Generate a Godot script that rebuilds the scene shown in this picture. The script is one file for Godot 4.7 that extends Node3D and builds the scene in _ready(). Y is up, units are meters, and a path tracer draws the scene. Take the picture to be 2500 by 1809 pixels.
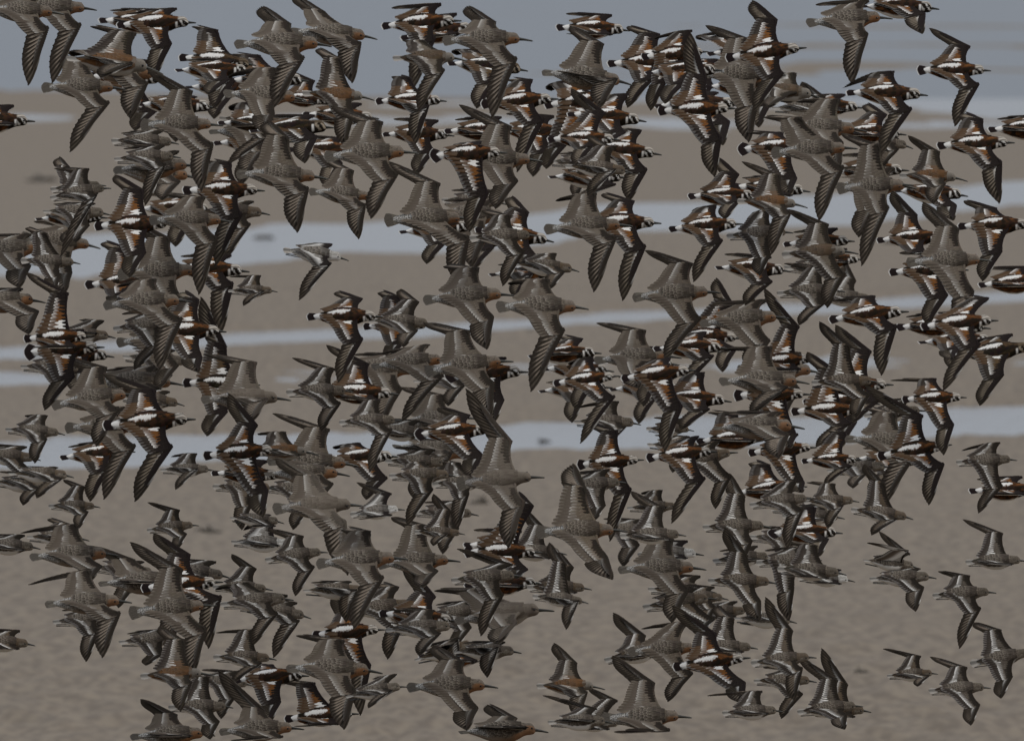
extends Node3D
# A mixed flock of shorebirds streaming past over a tidal flat under a dull overcast sky.
# Units are metres, y up; the birds fly towards +x, the photographer stands at the origin's dune, 3.6 m up.

const FOCAL := 462.0
var cloud: FastNoiseLite
var fine: FastNoiseLite

func _ready() -> void:
	set_view()
	cloud = noise(11, 1.0, 4)
	fine = noise(29, 1.0, 2)
	build_shore()
	build_flock()
	build_weed()

func set_view() -> void:
	var cam := Camera3D.new()
	cam.name = "camera"
	cam.position = Vector3(0, 3.6, 0)
	cam.rotation.x = -0.029454
	cam.near = 1.0
	cam.far = 9000.0
	var at := CameraAttributesPhysical.new()
	at.frustum_focal_length = FOCAL
	at.frustum_focus_distance = 38.9
	at.frustum_near = 1.0
	at.frustum_far = 9000.0
	at.exposure_aperture = 15.0
	cam.attributes = at
	add_child(cam)
	cam.fov = 2.9757
	cam.make_current()
	var env := Environment.new()
	env.background_mode = Environment.BG_SKY
	var sky := Sky.new()
	var sm := ProceduralSkyMaterial.new()
	sm.sky_top_color = Color(0.93, 0.95, 0.98)
	sm.sky_horizon_color = Color(0.665, 0.685, 0.712)
	sm.sky_curve = 0.30
	sm.ground_bottom_color = Color(0.42, 0.39, 0.35)
	sm.ground_horizon_color = Color(0.55, 0.57, 0.60)
	sm.sun_angle_max = 1.0
	sky.sky_material = sm
	env.sky = sky
	env.background_energy_multiplier = 1.0
	env.tonemap_mode = Environment.TONE_MAPPER_LINEAR
	env.tonemap_exposure = 0.84
	env.sdfgi_enabled = true
	env.ssao_enabled = true
	env.ssil_enabled = true
	var we := WorldEnvironment.new()
	we.name = "environment"
	we.environment = env
	add_child(we)
	var sun := DirectionalLight3D.new()
	sun.name = "overcast_sun"
	sun.light_energy = 0.5
	sun.light_angular_distance = 10.0
	sun.light_color = Color(1.0, 0.97, 0.92)
	sun.shadow_enabled = true
	sun.rotation_degrees = Vector3(-50, 58, 0)
	add_child(sun)

# ---------------------------------------------------------------- helpers
func noise(s: int, f: float, oct: int) -> FastNoiseLite:
	var n := FastNoiseLite.new()
	n.seed = s
	n.noise_type = FastNoiseLite.TYPE_SIMPLEX_SMOOTH
	n.frequency = f
	n.fractal_type = FastNoiseLite.FRACTAL_FBM
	n.fractal_octaves = oct
	return n

func lin(r: float, g: float, b: float) -> Color:
	return Color(r, g, b)

func tagged(o: Node, label: String, category: String, group := "", kind := "") -> void:
	o.set_meta("label", label)
	o.set_meta("category", category)
	if group != "":
		o.set_meta("group", group)
	if kind != "":
		o.set_meta("kind", kind)

func arrays_mesh(v: PackedVector3Array, n: PackedVector3Array, c: PackedColorArray, i: PackedInt32Array, m: Material) -> ArrayMesh:
	var a := []
	a.resize(Mesh.ARRAY_MAX)
	a[Mesh.ARRAY_VERTEX] = v
	a[Mesh.ARRAY_NORMAL] = n
	if c.size() == v.size():
		a[Mesh.ARRAY_COLOR] = c
	a[Mesh.ARRAY_INDEX] = i
	var me := ArrayMesh.new()
	me.add_surface_from_arrays(Mesh.PRIMITIVE_TRIANGLES, a)
	me.surface_set_material(0, m)
	return me

func part(called: String, me: Mesh, parent: Node) -> MeshInstance3D:
	var o := MeshInstance3D.new()
	o.name = called
	o.mesh = me
	parent.add_child(o, true)
	return o

# ---------------------------------------------------------------- the shore
# Sand height in metres above the standing water. Long low bars run nearly across the view.
const CHANNELS := [  # distance at x = 0, half width, metres farther per metre to the right, depth, share of noise
	[105.6, 3.1, 0.88, 0.074, 0.5], [122.4, 2.4, 0.6, 0.050, 0.9], [136.9, 2.2, 2.1, 0.078, 0.5], [186.0, 11.0, 3.25, 0.076, 0.5], [300.0, 9.0, -0.8, 0.052, 0.9]]
const FAR_BARS := [[455.0, 16.0, 26.0], [560.0, 8.0, 40.0], [700.0, 10.0, 55.0]]  # distance, half width, how far right they begin to rise

func sand_height(x: float, z: float) -> float:
	var far := -z
	var h := 0.050
	var w := cloud.get_noise_2d(x * 0.22, far * 0.012)
	var w2 := cloud.get_noise_2d(x * 0.9 + 7.0, far * 0.05)
	for c in CHANNELS:
		var d: float = (far - float(c[0]) - x * float(c[2])) / float(c[1]) + float(c[4]) * (0.9 * w + 0.5 * w2)
		if absf(d) < 1.7:
			h -= float(c[3]) * smoothstep(1.7, 0.55, absf(d))
			h += 0.030 * smoothstep(1.7, 1.0, absf(d)) * cloud.get_noise_2d(x * 0.30 + far * 0.02, (far - x * float(c[2])) * 42.0 / far)
	var sea := far + 1.4 * x - 338.0 + 26.0 * w + 10.0 * w2
	if sea > -30.0:
		h -= 0.12 * smoothstep(-24.0, 22.0, sea)
		h += 0.16 * maxf(0.0, cloud.get_noise_2d(x * 0.03 + 3.0, (far + 1.2 * x) * 0.022) - 0.16)
		for b in FAR_BARS:
			var d: float = (far - float(b[0]) + 1.2 * x + 30.0 * w) / float(b[1])
			h += 0.085 * smoothstep(1.5, 0.3, absf(d)) * smoothstep(-float(b[2]), float(b[2]), x * 3.0 + 12.0 * w)
	h += 0.007 * cloud.get_noise_2d(x * 0.35, far * 0.06)
	h += 0.013 * cloud.get_noise_2d(x * 0.55 + 40.0, far * 0.30)
	h += 0.008 * cloud.get_noise_2d(x * 1.3 + 4.0, far * 0.7)
	if far < 150.0:
		var rough := 1.3 + 2.6 * smoothstep(82.0, 63.0, far)
		h += rough * 0.0110 * fine.get_noise_2d(x * 2.6 + 9.0, far * 0.75)
		h += rough * 0.0052 * fine.get_noise_2d(x * 6.0, far * 2.4)
	return h

func shore_sheet(called: String, x0: float, z0: float, x1: float, z1: float, nx: int, nz: int, grow: float, m: Material, label: String) -> void:
	var v := PackedVector3Array()
	var n := PackedVector3Array()
	var idx := PackedInt32Array()
	var rows: Array[float] = []
	for k in nz + 1:
		var t := float(k) / nz
		rows.append(lerpf(z0, z1, pow(t, grow)))
	for z in rows:
		var wide: float = 1.0 + maxf(0.0, (-z + z0) * 0.012)
		for i in nx + 1:
			var x: float = lerpf(x0, x1, float(i) / nx) * wide
			v.append(Vector3(x, sand_height(x, z), z))
	for k in nz + 1:
		for i in nx + 1:
			var a := v[k * (nx + 1) + maxi(i - 1, 0)]
			var b := v[k * (nx + 1) + mini(i + 1, nx)]
			var c := v[maxi(k - 1, 0) * (nx + 1) + i]
			var d := v[mini(k + 1, nz) * (nx + 1) + i]
			var q := (b - a).cross(c - d).normalized()
			n.append(q if q.y > 0 else -q)
	for k in nz:
		for i in nx:
			var p := k * (nx + 1) + i
			idx.append_array([p, p + nx + 1, p + 1, p + 1, p + nx + 1, p + nx + 2])
	var o := part(called, arrays_mesh(v, n, PackedColorArray(), idx, m), self)
	o.set_meta("kind", "structure")
	o.set_meta("label", label)

func noise_texture(s: int, f: float, ramp: Array, size := 512) -> NoiseTexture2D:
	var t := NoiseTexture2D.new()
	t.width = size
	t.height = size
	t.seamless = true
	t.noise = noise(s, f, 5)
	var g := Gradient.new()
	g.offsets = PackedFloat32Array(ramp[0])
	g.colors = PackedColorArray(ramp[1])
	t.color_ramp = g
	return t

func build_shore() -> void:
	var sand := StandardMaterial3D.new()
	sand.albedo_color = Color(1, 1, 1)
	sand.albedo_texture = noise_texture(5, 0.07, [[0.28, 0.5, 0.72], [Color(0.362, 0.316, 0.262), Color(0.424, 0.376, 0.316), Color(0.468, 0.420, 0.356)]])
	sand.uv1_triplanar = true
	sand.uv1_world_triplanar = true
	sand.uv1_scale = Vector3(0.26, 0.26, 0.085)
	sand.roughness = 0.62
	sand.metallic_specular = 0.35
	shore_sheet("beach_sand", -4.6, -50.0, 4.6, -150.0, 150, 330, 1.35, sand, "wet grey-brown tidal sand, rippled and strewn with dark specks")
	shore_sheet("far_sand_bars", -14.0, -150.0, 14.0, -1300.0, 70, 190, 1.5, sand, "low sand bars between strips of shallow water")
	var w := StandardMaterial3D.new()
	w.albedo_color = Color(0.40, 0.415, 0.44)
	w.roughness = 0.12
	w.metallic_specular = 0.5
	w.normal_enabled = true
	var nt := NoiseTexture2D.new()
	nt.width = 512
	nt.height = 512
	nt.seamless = true
	nt.as_normal_map = true
	nt.bump_strength = 3.0
	nt.noise = noise(77, 0.02, 4)
	w.normal_texture = nt
	w.normal_scale = 0.25
	w.uv1_triplanar = true
	w.uv1_world_triplanar = true
	w.uv1_scale = Vector3(0.5, 0.5, 0.12)
	var pm := PlaneMesh.new()
	pm.size = Vector2(6000, 296)
	pm.material = w
	var water := part("shallow_water", pm, self)
	water.position = Vector3(0, 0, -198)
	water.set_meta("kind", "structure")
	water.set_meta("label", "still silver-grey shallow water lying in strips between the sand bars")
	var sw: StandardMaterial3D = w.duplicate()
	sw.albedo_color = Color(0.31, 0.345, 0.39)
	sw.roughness = 0.34
	sw.normal_scale = 0.5
	sw.uv1_scale = Vector3(0.22, 0.22, 0.04)
	var sp := PlaneMesh.new()
	sp.size = Vector2(9000, 5000)
	sp.material = sw
	var sea := part("sea", sp, self)
	sea.position = Vector3(0, 0, -2846)
	sea.set_meta("kind", "structure")
	sea.set_meta("label", "dull grey sea beyond the outermost sand bar")
	# the dry foot of the beach, in front of the water sheet and under the photographer
	var near := PlaneMesh.new()
	near.size = Vector2(6000, 400)
	near.material = sand
	var nb := part("beach_near", near, self)
	nb.position = Vector3(0, 0.02, 150.5)
	nb.set_meta("kind", "structure")
	nb.set_meta("label", "dry sand of the upper beach")

const WEED := [  # x, z and size of each clump of weed cast up on the flat
	[-1.85, -87.08, 0.09],
	[-0.20, -91.73, 0.07],
	[1.70, -69.64, 0.04],
	[1.88, -69.49, 0.04],
	[-1.74, -69.64, 0.05],
	[-7.27, -219.68, 0.26],
	[-3.10, -178.37, 0.18],
	[0.24, -104.43, 0.06],
	[4.60, -172.95, 0.14],
	[0.17, -133.21, 0.06],
]

func build_weed() -> void:
	var m := StandardMaterial3D.new()
	m.albedo_color = Color(0.22, 0.195, 0.16)
	m.roughness = 0.6
	var r := RandomNumberGenerator.new()
	r.seed = 51
	for w in WEED:
		var size: float = w[2]
		fresh()
		for k in 16:
			var an := r.randf() * TAU
			var p := Vector3(cos(an), 0, sin(an)) * size * r.randf() * 0.55
			var d := Vector3(r.randf_range(-1, 1), r.randf_range(0.05, 0.5), r.randf_range(-1, 1)).normalized()
			var path := []
			var radii := []
			var cols := []
			for q in 6:
				path.append(p + Vector3(0, size * 0.05, 0))
				radii.append(size * lerpf(0.11, 0.03, q / 5.0))
				cols.append(Color(1, 1, 1))
				p += d * size * 0.2
				d = (d + Vector3(r.randf_range(-0.7, 0.7), -0.35, r.randf_range(-0.7, 0.7))).normalized()
				p.y = maxf(p.y, 0.0)
			tube(path, radii, 6, cols, Vector3(0.13, 0.97, 0.2))
		var o := part(numbered("seaweed_clump"), packed(m), self)
		o.position = Vector3(w[0], maxf(sand_height(w[0], w[1]), 0.0) - size * 0.03, w[1])
		var words: String = "small dark scrap of seaweed lying on the wet sand" if size < 0.08 else "dark rounded clump of seaweed cast up on the wet sand"
		if size > 0.15:
			words = "large blurred mound of dark weed far out on the flat"
		tagged(o, words, "seaweed", "seaweed strewn over the flat")

# ---------------------------------------------------------------- the birds
var V: PackedVector3Array
var N: PackedVector3Array
var C: PackedColorArray
var I: PackedInt32Array
var plumage: StandardMaterial3D
var horn: StandardMaterial3D
var jet: StandardMaterial3D
var kit := {}
var names := {}
var rng := RandomNumberGenerator.new()

func fresh() -> void:
	V = PackedVector3Array()
	N = PackedVector3Array()
	C = PackedColorArray()
	I = PackedInt32Array()

func packed(m: Material) -> ArrayMesh:
	for k in range(0, I.size(), 3):   # front faces run clockwise seen from the side the normals point to
		var a := V[I[k]]
		if (V[I[k + 2]] - a).cross(V[I[k + 1]] - a).dot(N[I[k]] + N[I[k + 1]] + N[I[k + 2]]) < 0.0:
			var t := I[k + 1]
			I[k + 1] = I[k + 2]
			I[k + 2] = t
	return arrays_mesh(V, N, C, I, m)

const LONG_T := [0.0, 0.22, 0.5, 0.76, 0.92, 1.0]
const LONG_W := [0.60, 0.92, 1.0, 0.95, 0.72, 0.28]
const SMALL_T := [0.0, 0.45, 0.82, 1.0]
const SMALL_W := [0.7, 1.0, 0.82, 0.25]

# One long flight feather: a narrow pale shaft between a leading and a wider trailing vane.
func quill(base: Vector3, dir: Vector3, side: Vector3, nor: Vector3, length: float, width: float, bend: float, cut: float, cols: Array) -> void:
	var b := V.size()
	var n0 := (nor - side * 0.14).normalized()
	var n1 := (nor + side * 0.13).normalized()
	for k in 6:
		var t: float = LONG_T[k]
		var w: float = width * LONG_W[k]
		var p := base + dir * (length * t) + side * (bend * (t * t - t) * length) - nor * (0.05 * length * t * t)
		V.append(p - side * (w * 0.42) - nor * (w * 0.06))
		V.append(p - side * (width * 0.07) + nor * (width * 0.04))
		V.append(p + side * (width * 0.07) + nor * (width * 0.04))
		V.append(p + side * (w * 0.66) - nor * (w * 0.10) - dir * (cut * w * smoothstep(0.4, 0.9, t)))
		N.append(n0)
		N.append(nor)
		N.append(nor)
		N.append(n1)
		C.append(cols[k][0])
		C.append(cols[k][1])
		C.append(cols[k][1])
		C.append(cols[k][2])
	for k in 5:
		var a := b + k * 4
		for q in 3:
			I.append_array([a + q, a + q + 4, a + q + 1, a + q + 1, a + q + 4, a + q + 5])

# One small covert feather with a fringe at its tip.
func covert(base: Vector3, dir: Vector3, side: Vector3, nor: Vector3, length: float, width: float, core: Color, fringe: Color) -> void:
	var b := V.size()
	for k in 4:
		var t: float = SMALL_T[k]
		var w: float = width * SMALL_W[k] * 0.5
		var p := base + dir * (length * t) + nor * (0.10 * length * (t - t * t))
		V.append(p - side * w - nor * (w * 0.18))
		V.append(p + nor * (w * 0.10))
		V.append(p + side * w - nor * (w * 0.18))
		N.append((nor - side * 0.35).normalized())
		N.append(nor)
		N.append((nor + side * 0.35).normalized())
		var e := core.lerp(fringe, [0.1, 0.25, 0.65, 1.0][k])
		C.append(e)
		C.append(core.lerp(fringe, [0.0, 0.0, 0.15, 0.8][k]))
		C.append(e)
	for k in 3:
		var a := b + k * 3
		for q in 2:
			I.append_array([a + q, a + q + 3, a + q + 1, a + q + 1, a + q + 3, a + q + 4])

func tube(path: Array, radii: Array, sides: int, col: Array, hint: Vector3) -> void:
	var b := V.size()
	var cnt := path.size()
	for k in cnt:
		var p: Vector3 = path[k]
		var d: Vector3 = (path[mini(k + 1, cnt - 1)] - path[maxi(k - 1, 0)]).normalized()
		var s := d.cross(hint).normalized()
		var u := s.cross(d)
		for q in sides:
			var an := TAU * q / sides
			var o := s * cos(an) + u * sin(an)
			V.append(p + o * float(radii[k]))
			N.append(o)
			C.append(col[k])
	for k in cnt - 1:
		for q in sides:
			var a := b + k * sides + q
			var c := b + k * sides + (q + 1) % sides
			I.append_array([a, a + sides, c, c, a + sides, c + sides])

func smooth_lookup(xs: Array, ys: Array, x: float) -> float:
	if x <= float(xs[0]):
		return float(ys[0])
	for k in xs.size() - 1:
		if x <= float(xs[k + 1]):
			var t: float = (x - float(xs[k])) / (float(xs[k + 1]) - float(xs[k]))
			var y0 := float(ys[maxi(k - 1, 0)])
			var y3 := float(ys[mini(k + 2, ys.size() - 1)])
			return cubic_interpolate(float(ys[k]), float(ys[k + 1]), y0, y3, t)
	return float(ys[ys.size() - 1])

# Plumage of each kind: colours are the feathers' own, as linear values.
const LOOK := {
	"red_knot": {"bill": 0.145, "stout": 1.0, "droop": 0.035},
	"grey_knot": {"bill": 0.15, "stout": 1.0, "droop": 0.035},
	"turnstone": {"bill": 0.095, "stout": 1.04, "droop": 0.012},
	"dunlin": {"bill": 0.175, "stout": 0.98, "droop": 0.055},
	"sandpiper": {"bill": 0.115, "stout": 1.03, "droop": 0.03},
	"sanderling": {"bill": 0.125, "stout": 1.06, "droop": 0.03}}

var cells: FastNoiseLite

func scallop(x: float, th: float, along: float, around: float) -> float:
	# 0 in the dark middle of a feather, 1 on its pale fringe; the feathers lie in an irregular mosaic
	var v := cells.get_noise_3d(x * along, cos(th) * around * 0.16, sin(th) * around * 0.16) + 1.0
	return 1.0 - smoothstep(0.04, 0.30, v)

var vary := 0.0

func plume_colour(kind: String, look: String, x: float, th: float) -> Color:
	# x runs from -0.5 at the tail tip to 0.5 at the bill tip; th is 0 on the back, +-PI on the belly
	var side := absf(th)
	var m := cloud.get_noise_3d(x * 9.0 + 17.0 * vary, cos(th) * 1.6, sin(th) * 1.6 + 3.0)
	var f := fine.get_noise_3d(x * 46.0 + 31.0 * vary, cos(th) * 7.0, sin(th) * 7.0)
	var sc := scallop(x + 0.006 * m, th, 40.0, 30.0)
	var head: float = 0.5 - float(LOOK[kind].bill)
	var h := head - x       # distance behind the bill base
	var c: Color
	match kind:
		"red_knot":
			var back := lin(0.042, 0.033, 0.025).lerp(lin(0.179, 0.151, 0.121), clampf(sc * 0.8 + 0.5 * f + 0.05, 0.0, 1.0))
			var face := lin(0.185, 0.092, 0.046).lerp(lin(0.250, 0.132, 0.068), 0.5 + f)
			var under := lin(0.154, 0.099, 0.064).lerp(lin(0.215, 0.176, 0.145), smoothstep(0.05, -0.15, x) + 0.3 * f)
			if look == "red":
				back = back.lerp(lin(0.141, 0.090, 0.048), 0.45)
				under = lin(0.173, 0.077, 0.035)
			c = back.lerp(under, smoothstep(1.6, 1.95, side + 0.2 * m))
			var crown := lin(0.093, 0.078, 0.067).lerp(lin(0.179, 0.150, 0.122), 0.5 + f)
			var on_head := smoothstep(0.15, 0.10, h + 0.02 * m)
			c = c.lerp(crown.lerp(face, smoothstep(0.55, 1.0, side)), on_head)
			c = c.lerp(face, smoothstep(1.35, 1.75, side) * smoothstep(0.30, 0.22, h))
			var rump := lin(0.066, 0.061, 0.055).lerp(lin(0.520, 0.510, 0.490), scallop(x, th, 44.0, 26.0))
			c = c.lerp(rump, smoothstep(-0.13, -0.20, x + 0.03 * m) * smoothstep(2.2, 1.6, side))
			if h < 0.05 and side > 1.0 and side < 1.5:
				c = c.lerp(lin(0.044, 0.032, 0.028), smoothstep(0.05, 0.02, h) * 0.7)
		"grey_knot":
			var back := lin(0.100, 0.082, 0.067).lerp(lin(0.179, 0.154, 0.128), sc * 0.35 + 0.3 * f + 0.35)
			var under := lin(0.232, 0.196, 0.158).lerp(lin(0.362, 0.336, 0.301), 0.5 + f)
			c = back.lerp(under, smoothstep(1.7, 2.1, side + 0.2 * m))
			c = c.lerp(lin(0.149, 0.125, 0.105), smoothstep(0.14, 0.10, h) * smoothstep(0.9, 1.3, side))
			if absf(side - 1.05) < 0.16 and h < 0.07:
				c = c.lerp(lin(0.030, 0.024, 0.020), 0.75)
			var rump := lin(0.106, 0.096, 0.086).lerp(lin(0.370, 0.352, 0.335), scallop(x, th, 44.0, 26.0))
			c = c.lerp(rump, smoothstep(-0.14, -0.21, x) * smoothstep(2.2, 1.6, side))
		"turnstone":
			var pale := look == "pale"
			var rust := lin(0.175, 0.070, 0.023) if not pale else lin(0.102, 0.064, 0.035)
			var dark := lin(0.016, 0.013, 0.011)
			var back := dark.lerp(rust, clampf(0.35 + 0.9 * m + 0.35 * f, 0.0, 1.0))
			back = back.lerp(dark, smoothstep(0.30, 0.45, side) * smoothstep(1.1, 0.8, side) * 0.8)
			c = back.lerp(lin(0.740, 0.730, 0.710), smoothstep(1.95, 2.2, side + 0.15 * m))
			# white line down the middle of the back
			var half := (0.25 + 0.05 * sin(vary * 2.1) + 0.22 * m) * smoothstep(-0.30, -0.17, x) * smoothstep(0.12, 0.0, x)
			c = c.lerp(lin(0.700, 0.690, 0.670), smoothstep(half + 0.07, half - 0.06, side + 0.16 * f) * float(half > 0.04))
			# dark patch over the white rump, then white down to the tail
			if x < -0.20:
				c = c.lerp(lin(0.660, 0.650, 0.630), smoothstep(-0.295, -0.33, x + 0.03 * m + 0.012 * f))
				c = c.lerp(dark, smoothstep(-0.20, -0.235, x) * smoothstep(-0.325, -0.30, x) * smoothstep(1.1, 0.8, side))
			# black breast and the pied head
			var breast := smoothstep(0.26, 0.22, h) * smoothstep(0.95, 1.25, side + 0.2 * m)
			c = c.lerp(dark, breast)
			var on_head := smoothstep(0.135, 0.11, h)
			var streak := 0.5 + 0.5 * sin(th * 9.0 + x * 30.0)
			var top := lin(0.489, 0.449, 0.401).lerp(dark, streak * 0.7) if not pale else lin(0.128, 0.096, 0.064).lerp(dark, streak * 0.6)
			var bands := 0.5 + 0.5 * sin(h * 78.0 + side * (2.6 + 0.5 * vary) + 0.4 + 0.9 * vary + 1.8 * m) + 0.35 * f
			var faces := lin(0.620, 0.610, 0.590).lerp(dark, smoothstep(0.14, 0.28, bands))
			if pale:
				faces = lin(0.292, 0.244, 0.191).lerp(dark, smoothstep(0.40, 0.62, bands))
			c = c.lerp(top.lerp(faces, smoothstep(0.55, 0.75, side)), on_head * smoothstep(2.3, 2.0, side))
			c = c.lerp(dark, on_head * smoothstep(2.0, 2.2, side) * smoothstep(0.02, 0.05, h))
			var collar := smoothstep(0.165, 0.15, h) * smoothstep(0.125, 0.14, h) * smoothstep(0.8, 1.0, side) * smoothstep(2.2, 1.9, side)
			c = c.lerp(lin(0.760, 0.750, 0.730), collar)
		"dunlin":
			var rust := lin(0.160, 0.074, 0.027).lerp(lin(0.070, 0.037, 0.017), clampf(0.45 + 1.1 * m + 0.3 * f, 0.0, 1.0))
			if look == "plain":
				rust = lin(0.109, 0.072, 0.044).lerp(lin(0.054, 0.040, 0.028), clampf(0.45 + m + 0.3 * f, 0.0, 1.0))
			var grey := lin(0.209, 0.191, 0.169).lerp(lin(0.139, 0.122, 0.104), 0.5 + f)
			c = rust.lerp(grey.lerp(lin(0.600, 0.580, 0.550), 0.5), smoothstep(1.55, 1.85, side + 0.15 * m))
			c = c.lerp(lin(0.020, 0.017, 0.015), smoothstep(2.15, 2.35, side) * smoothstep(0.12, 0.07, x) * smoothstep(-0.18, -0.13, x))
			c = c.lerp(grey, smoothstep(0.17, 0.13, h + 0.02 * m))
			c = c.lerp(lin(0.033, 0.026, 0.021), smoothstep(-0.20, -0.27, x) * smoothstep(0.9, 0.6, side))
		"sandpiper":
			var brown := look == "brown"
			var dark := lin(0.024, 0.019, 0.015)
			var edge := lin(0.179, 0.150, 0.122) if not brown else lin(0.166, 0.122, 0.080)
			var back := dark.lerp(edge, clampf(sc * 0.85 + 0.35 * f + 0.16, 0.0, 1.0))
			if brown:
				back = back.lerp(lin(0.086, 0.064, 0.045), 0.45)
			var white := lin(0.700, 0.685, 0.660)
			c = back.lerp(white, smoothstep(1.42, 1.62, side + 0.18 * m))
			var chest := lin(0.166, 0.138, 0.110).lerp(lin(0.066, 0.054, 0.043), 0.5 + 1.2 * f)
			c = c.lerp(chest, smoothstep(1.3, 1.6, side) * smoothstep(0.27, 0.20, h + 0.03 * m))
			var cap := lin(0.133, 0.114, 0.092).lerp(lin(0.056, 0.046, 0.036), clampf(0.5 + 1.3 * f, 0.0, 1.0))
			if brown:
				cap = cap.lerp(lin(0.096, 0.067, 0.045), 0.5)
			var cheek := lin(0.276, 0.244, 0.205).lerp(lin(0.113, 0.095, 0.076), clampf(0.5 + 1.2 * f, 0.0, 1.0))
			c = c.lerp(cap.lerp(cheek, smoothstep(0.9, 1.2, side)), smoothstep(0.16, 0.12, h) * smoothstep(2.4, 2.1, side))
			if absf(side - 1.15) < 0.2 and h < 0.06:
				c = c.lerp(dark, 0.6)
			c = c.lerp(lin(0.020, 0.017, 0.014), smoothstep(-0.20, -0.27, x) * smoothstep(0.75, 0.5, side))
		_:
			var dark := lin(0.040, 0.035, 0.031)
			var back := dark.lerp(lin(0.444, 0.434, 0.415), clampf(sc * 0.8 + 0.5 * f + 0.30, 0.0, 1.0))
			var white := lin(0.760, 0.755, 0.740)
			c = back.lerp(white, smoothstep(1.45, 1.7, side + 0.15 * m))
			var cap := lin(0.520, 0.510, 0.490).lerp(lin(0.160, 0.147, 0.128), clampf(0.4 + f, 0.0, 1.0))
			c = c.lerp(cap.lerp(white, smoothstep(0.8, 1.15, side)), smoothstep(0.17, 0.12, h))
			if absf(side - 1.2) < 0.16 and h < 0.055:
				c = c.lerp(lin(0.040, 0.035, 0.031), 0.6)
			c = c.lerp(dark, smoothstep(-0.22, -0.28, x) * smoothstep(0.6, 0.4, side))
	return c

func body_mesh(kind: String, look: String, which: int) -> ArrayMesh:
	vary = which
	var st: float = LOOK[kind].stout
	var front: float = 0.5 - float(LOOK[kind].bill)
	var hx := front - 0.355      # the head moves with the bill's base
	var xs := [-0.43, -0.36, -0.28, -0.19, -0.09, 0.01, 0.09, 0.16, 0.215 + hx * 0.6, 0.262 + hx, 0.300 + hx, 0.328 + hx, 0.348 + hx, 0.358 + hx]
	var ry := [0.008, 0.028, 0.053, 0.084, 0.110, 0.121, 0.117, 0.099, 0.077, 0.068, 0.065, 0.053, 0.029, 0.010]
	var rz := [0.016, 0.042, 0.066, 0.094, 0.118, 0.126, 0.119, 0.098, 0.072, 0.060, 0.056, 0.046, 0.025, 0.010]
	var cy := [0.004, 0.002, -0.004, -0.012, -0.018, -0.018, -0.012, -0.002, 0.006, 0.010, 0.010, 0.004, -0.004, -0.006]
	var nx := 120
	var nt := 68
	fresh()
	for k in nx + 1:
		var t := float(k) / nx
		var x: float = lerpf(float(xs[0]), float(xs[13]), t)
		var a := smooth_lookup(xs, ry, x) * st
		var b := smooth_lookup(xs, rz, x) * st
		var y0 := smooth_lookup(xs, cy, x)
		for q in nt:
			var th := TAU * q / nt - PI
			var lump := 0.010 * cloud.get_noise_3d(x * 14.0, cos(th) * 2.2, sin(th) * 2.2)
			var sc := scallop(x, th, 30.0, 22.0)
			var s := 1.0 + lump + (0.016 * (1.0 - sc) if absf(th) < 1.9 else 0.0)
			V.append(Vector3(x, y0 + a * s * cos(th), b * s * sin(th)))
			var pc := plume_colour(kind, look, x, th)
			C.append(pc if kind == "turnstone" else pc.lerp(lin(0.145, 0.125, 0.104), 0.06 * which))
	for k in nx + 1:
		for q in nt:
			var dx := V[mini(k + 1, nx) * nt + q] - V[maxi(k - 1, 0) * nt + q]
			var dt := V[k * nt + (q + 1) % nt] - V[k * nt + (q + nt - 1) % nt]
			var n := dt.cross(dx).normalized()
			var out := Vector3(0, V[k * nt + q].y - smooth_lookup(xs, cy, V[k * nt + q].x), V[k * nt + q].z)
			N.append(n if n.dot(out) > 0 else -n)
	for k in nx:
		for q in nt:
			var a := k * nt + q
			var b := k * nt + (q + 1) % nt
			I.append_array([a, b, a + nt, b, b + nt, a + nt])
	# mantle and scapular feathers lie loose over the back and the roots of the wings
	var dice := RandomNumberGenerator.new()
	dice.seed = 60 + which
	for row in 9:
		var x := lerpf(-0.15, 0.17, row / 8.0)
		var a := smooth_lookup(xs, ry, x) * st
		var b := smooth_lookup(xs, rz, x) * st
		var y0 := smooth_lookup(xs, cy, x)
		for q in 11:
			var th := (q - 5.0 + 0.5 * (row % 2)) * 0.235 + dice.randf_range(-0.04, 0.04)
			var xx := x + dice.randf_range(-0.008, 0.008)
			var out := Vector3(0, cos(th) / a, sin(th) / b).normalized()
			var dir := Vector3(-1, 0, 0.42 * sin(th)).normalized()
			dir = (dir - out * dir.dot(out) + out * 0.05).normalized()
			var base := Vector3(xx + 0.03, y0 + a * cos(th), b * sin(th)) + out * 0.001
			var pc := plume_colour(kind, look, xx, th)
			if kind == "turnstone" and (pc.g > 0.15 or absf(th) < 0.5):
				continue
			var core := pc
			var rim := pc
			if kind == "red_knot" or kind == "sandpiper" or kind == "sanderling":
				core = pc.lerp(lin(0.038, 0.031, 0.026), 0.85)
				rim = pc.lerp(lin(0.300, 0.262, 0.220), 0.85)
			elif kind == "dunlin" or kind == "grey_knot":
				core = pc.lerp(lin(0.060, 0.045, 0.034), 0.3)
				rim = pc.lerp(lin(0.240, 0.205, 0.170), 0.35)
			covert(base, dir, dir.cross(out), out, dice.randf_range(0.070, 0.090), 0.050, core, rim)
	return packed(plumage)

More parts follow.
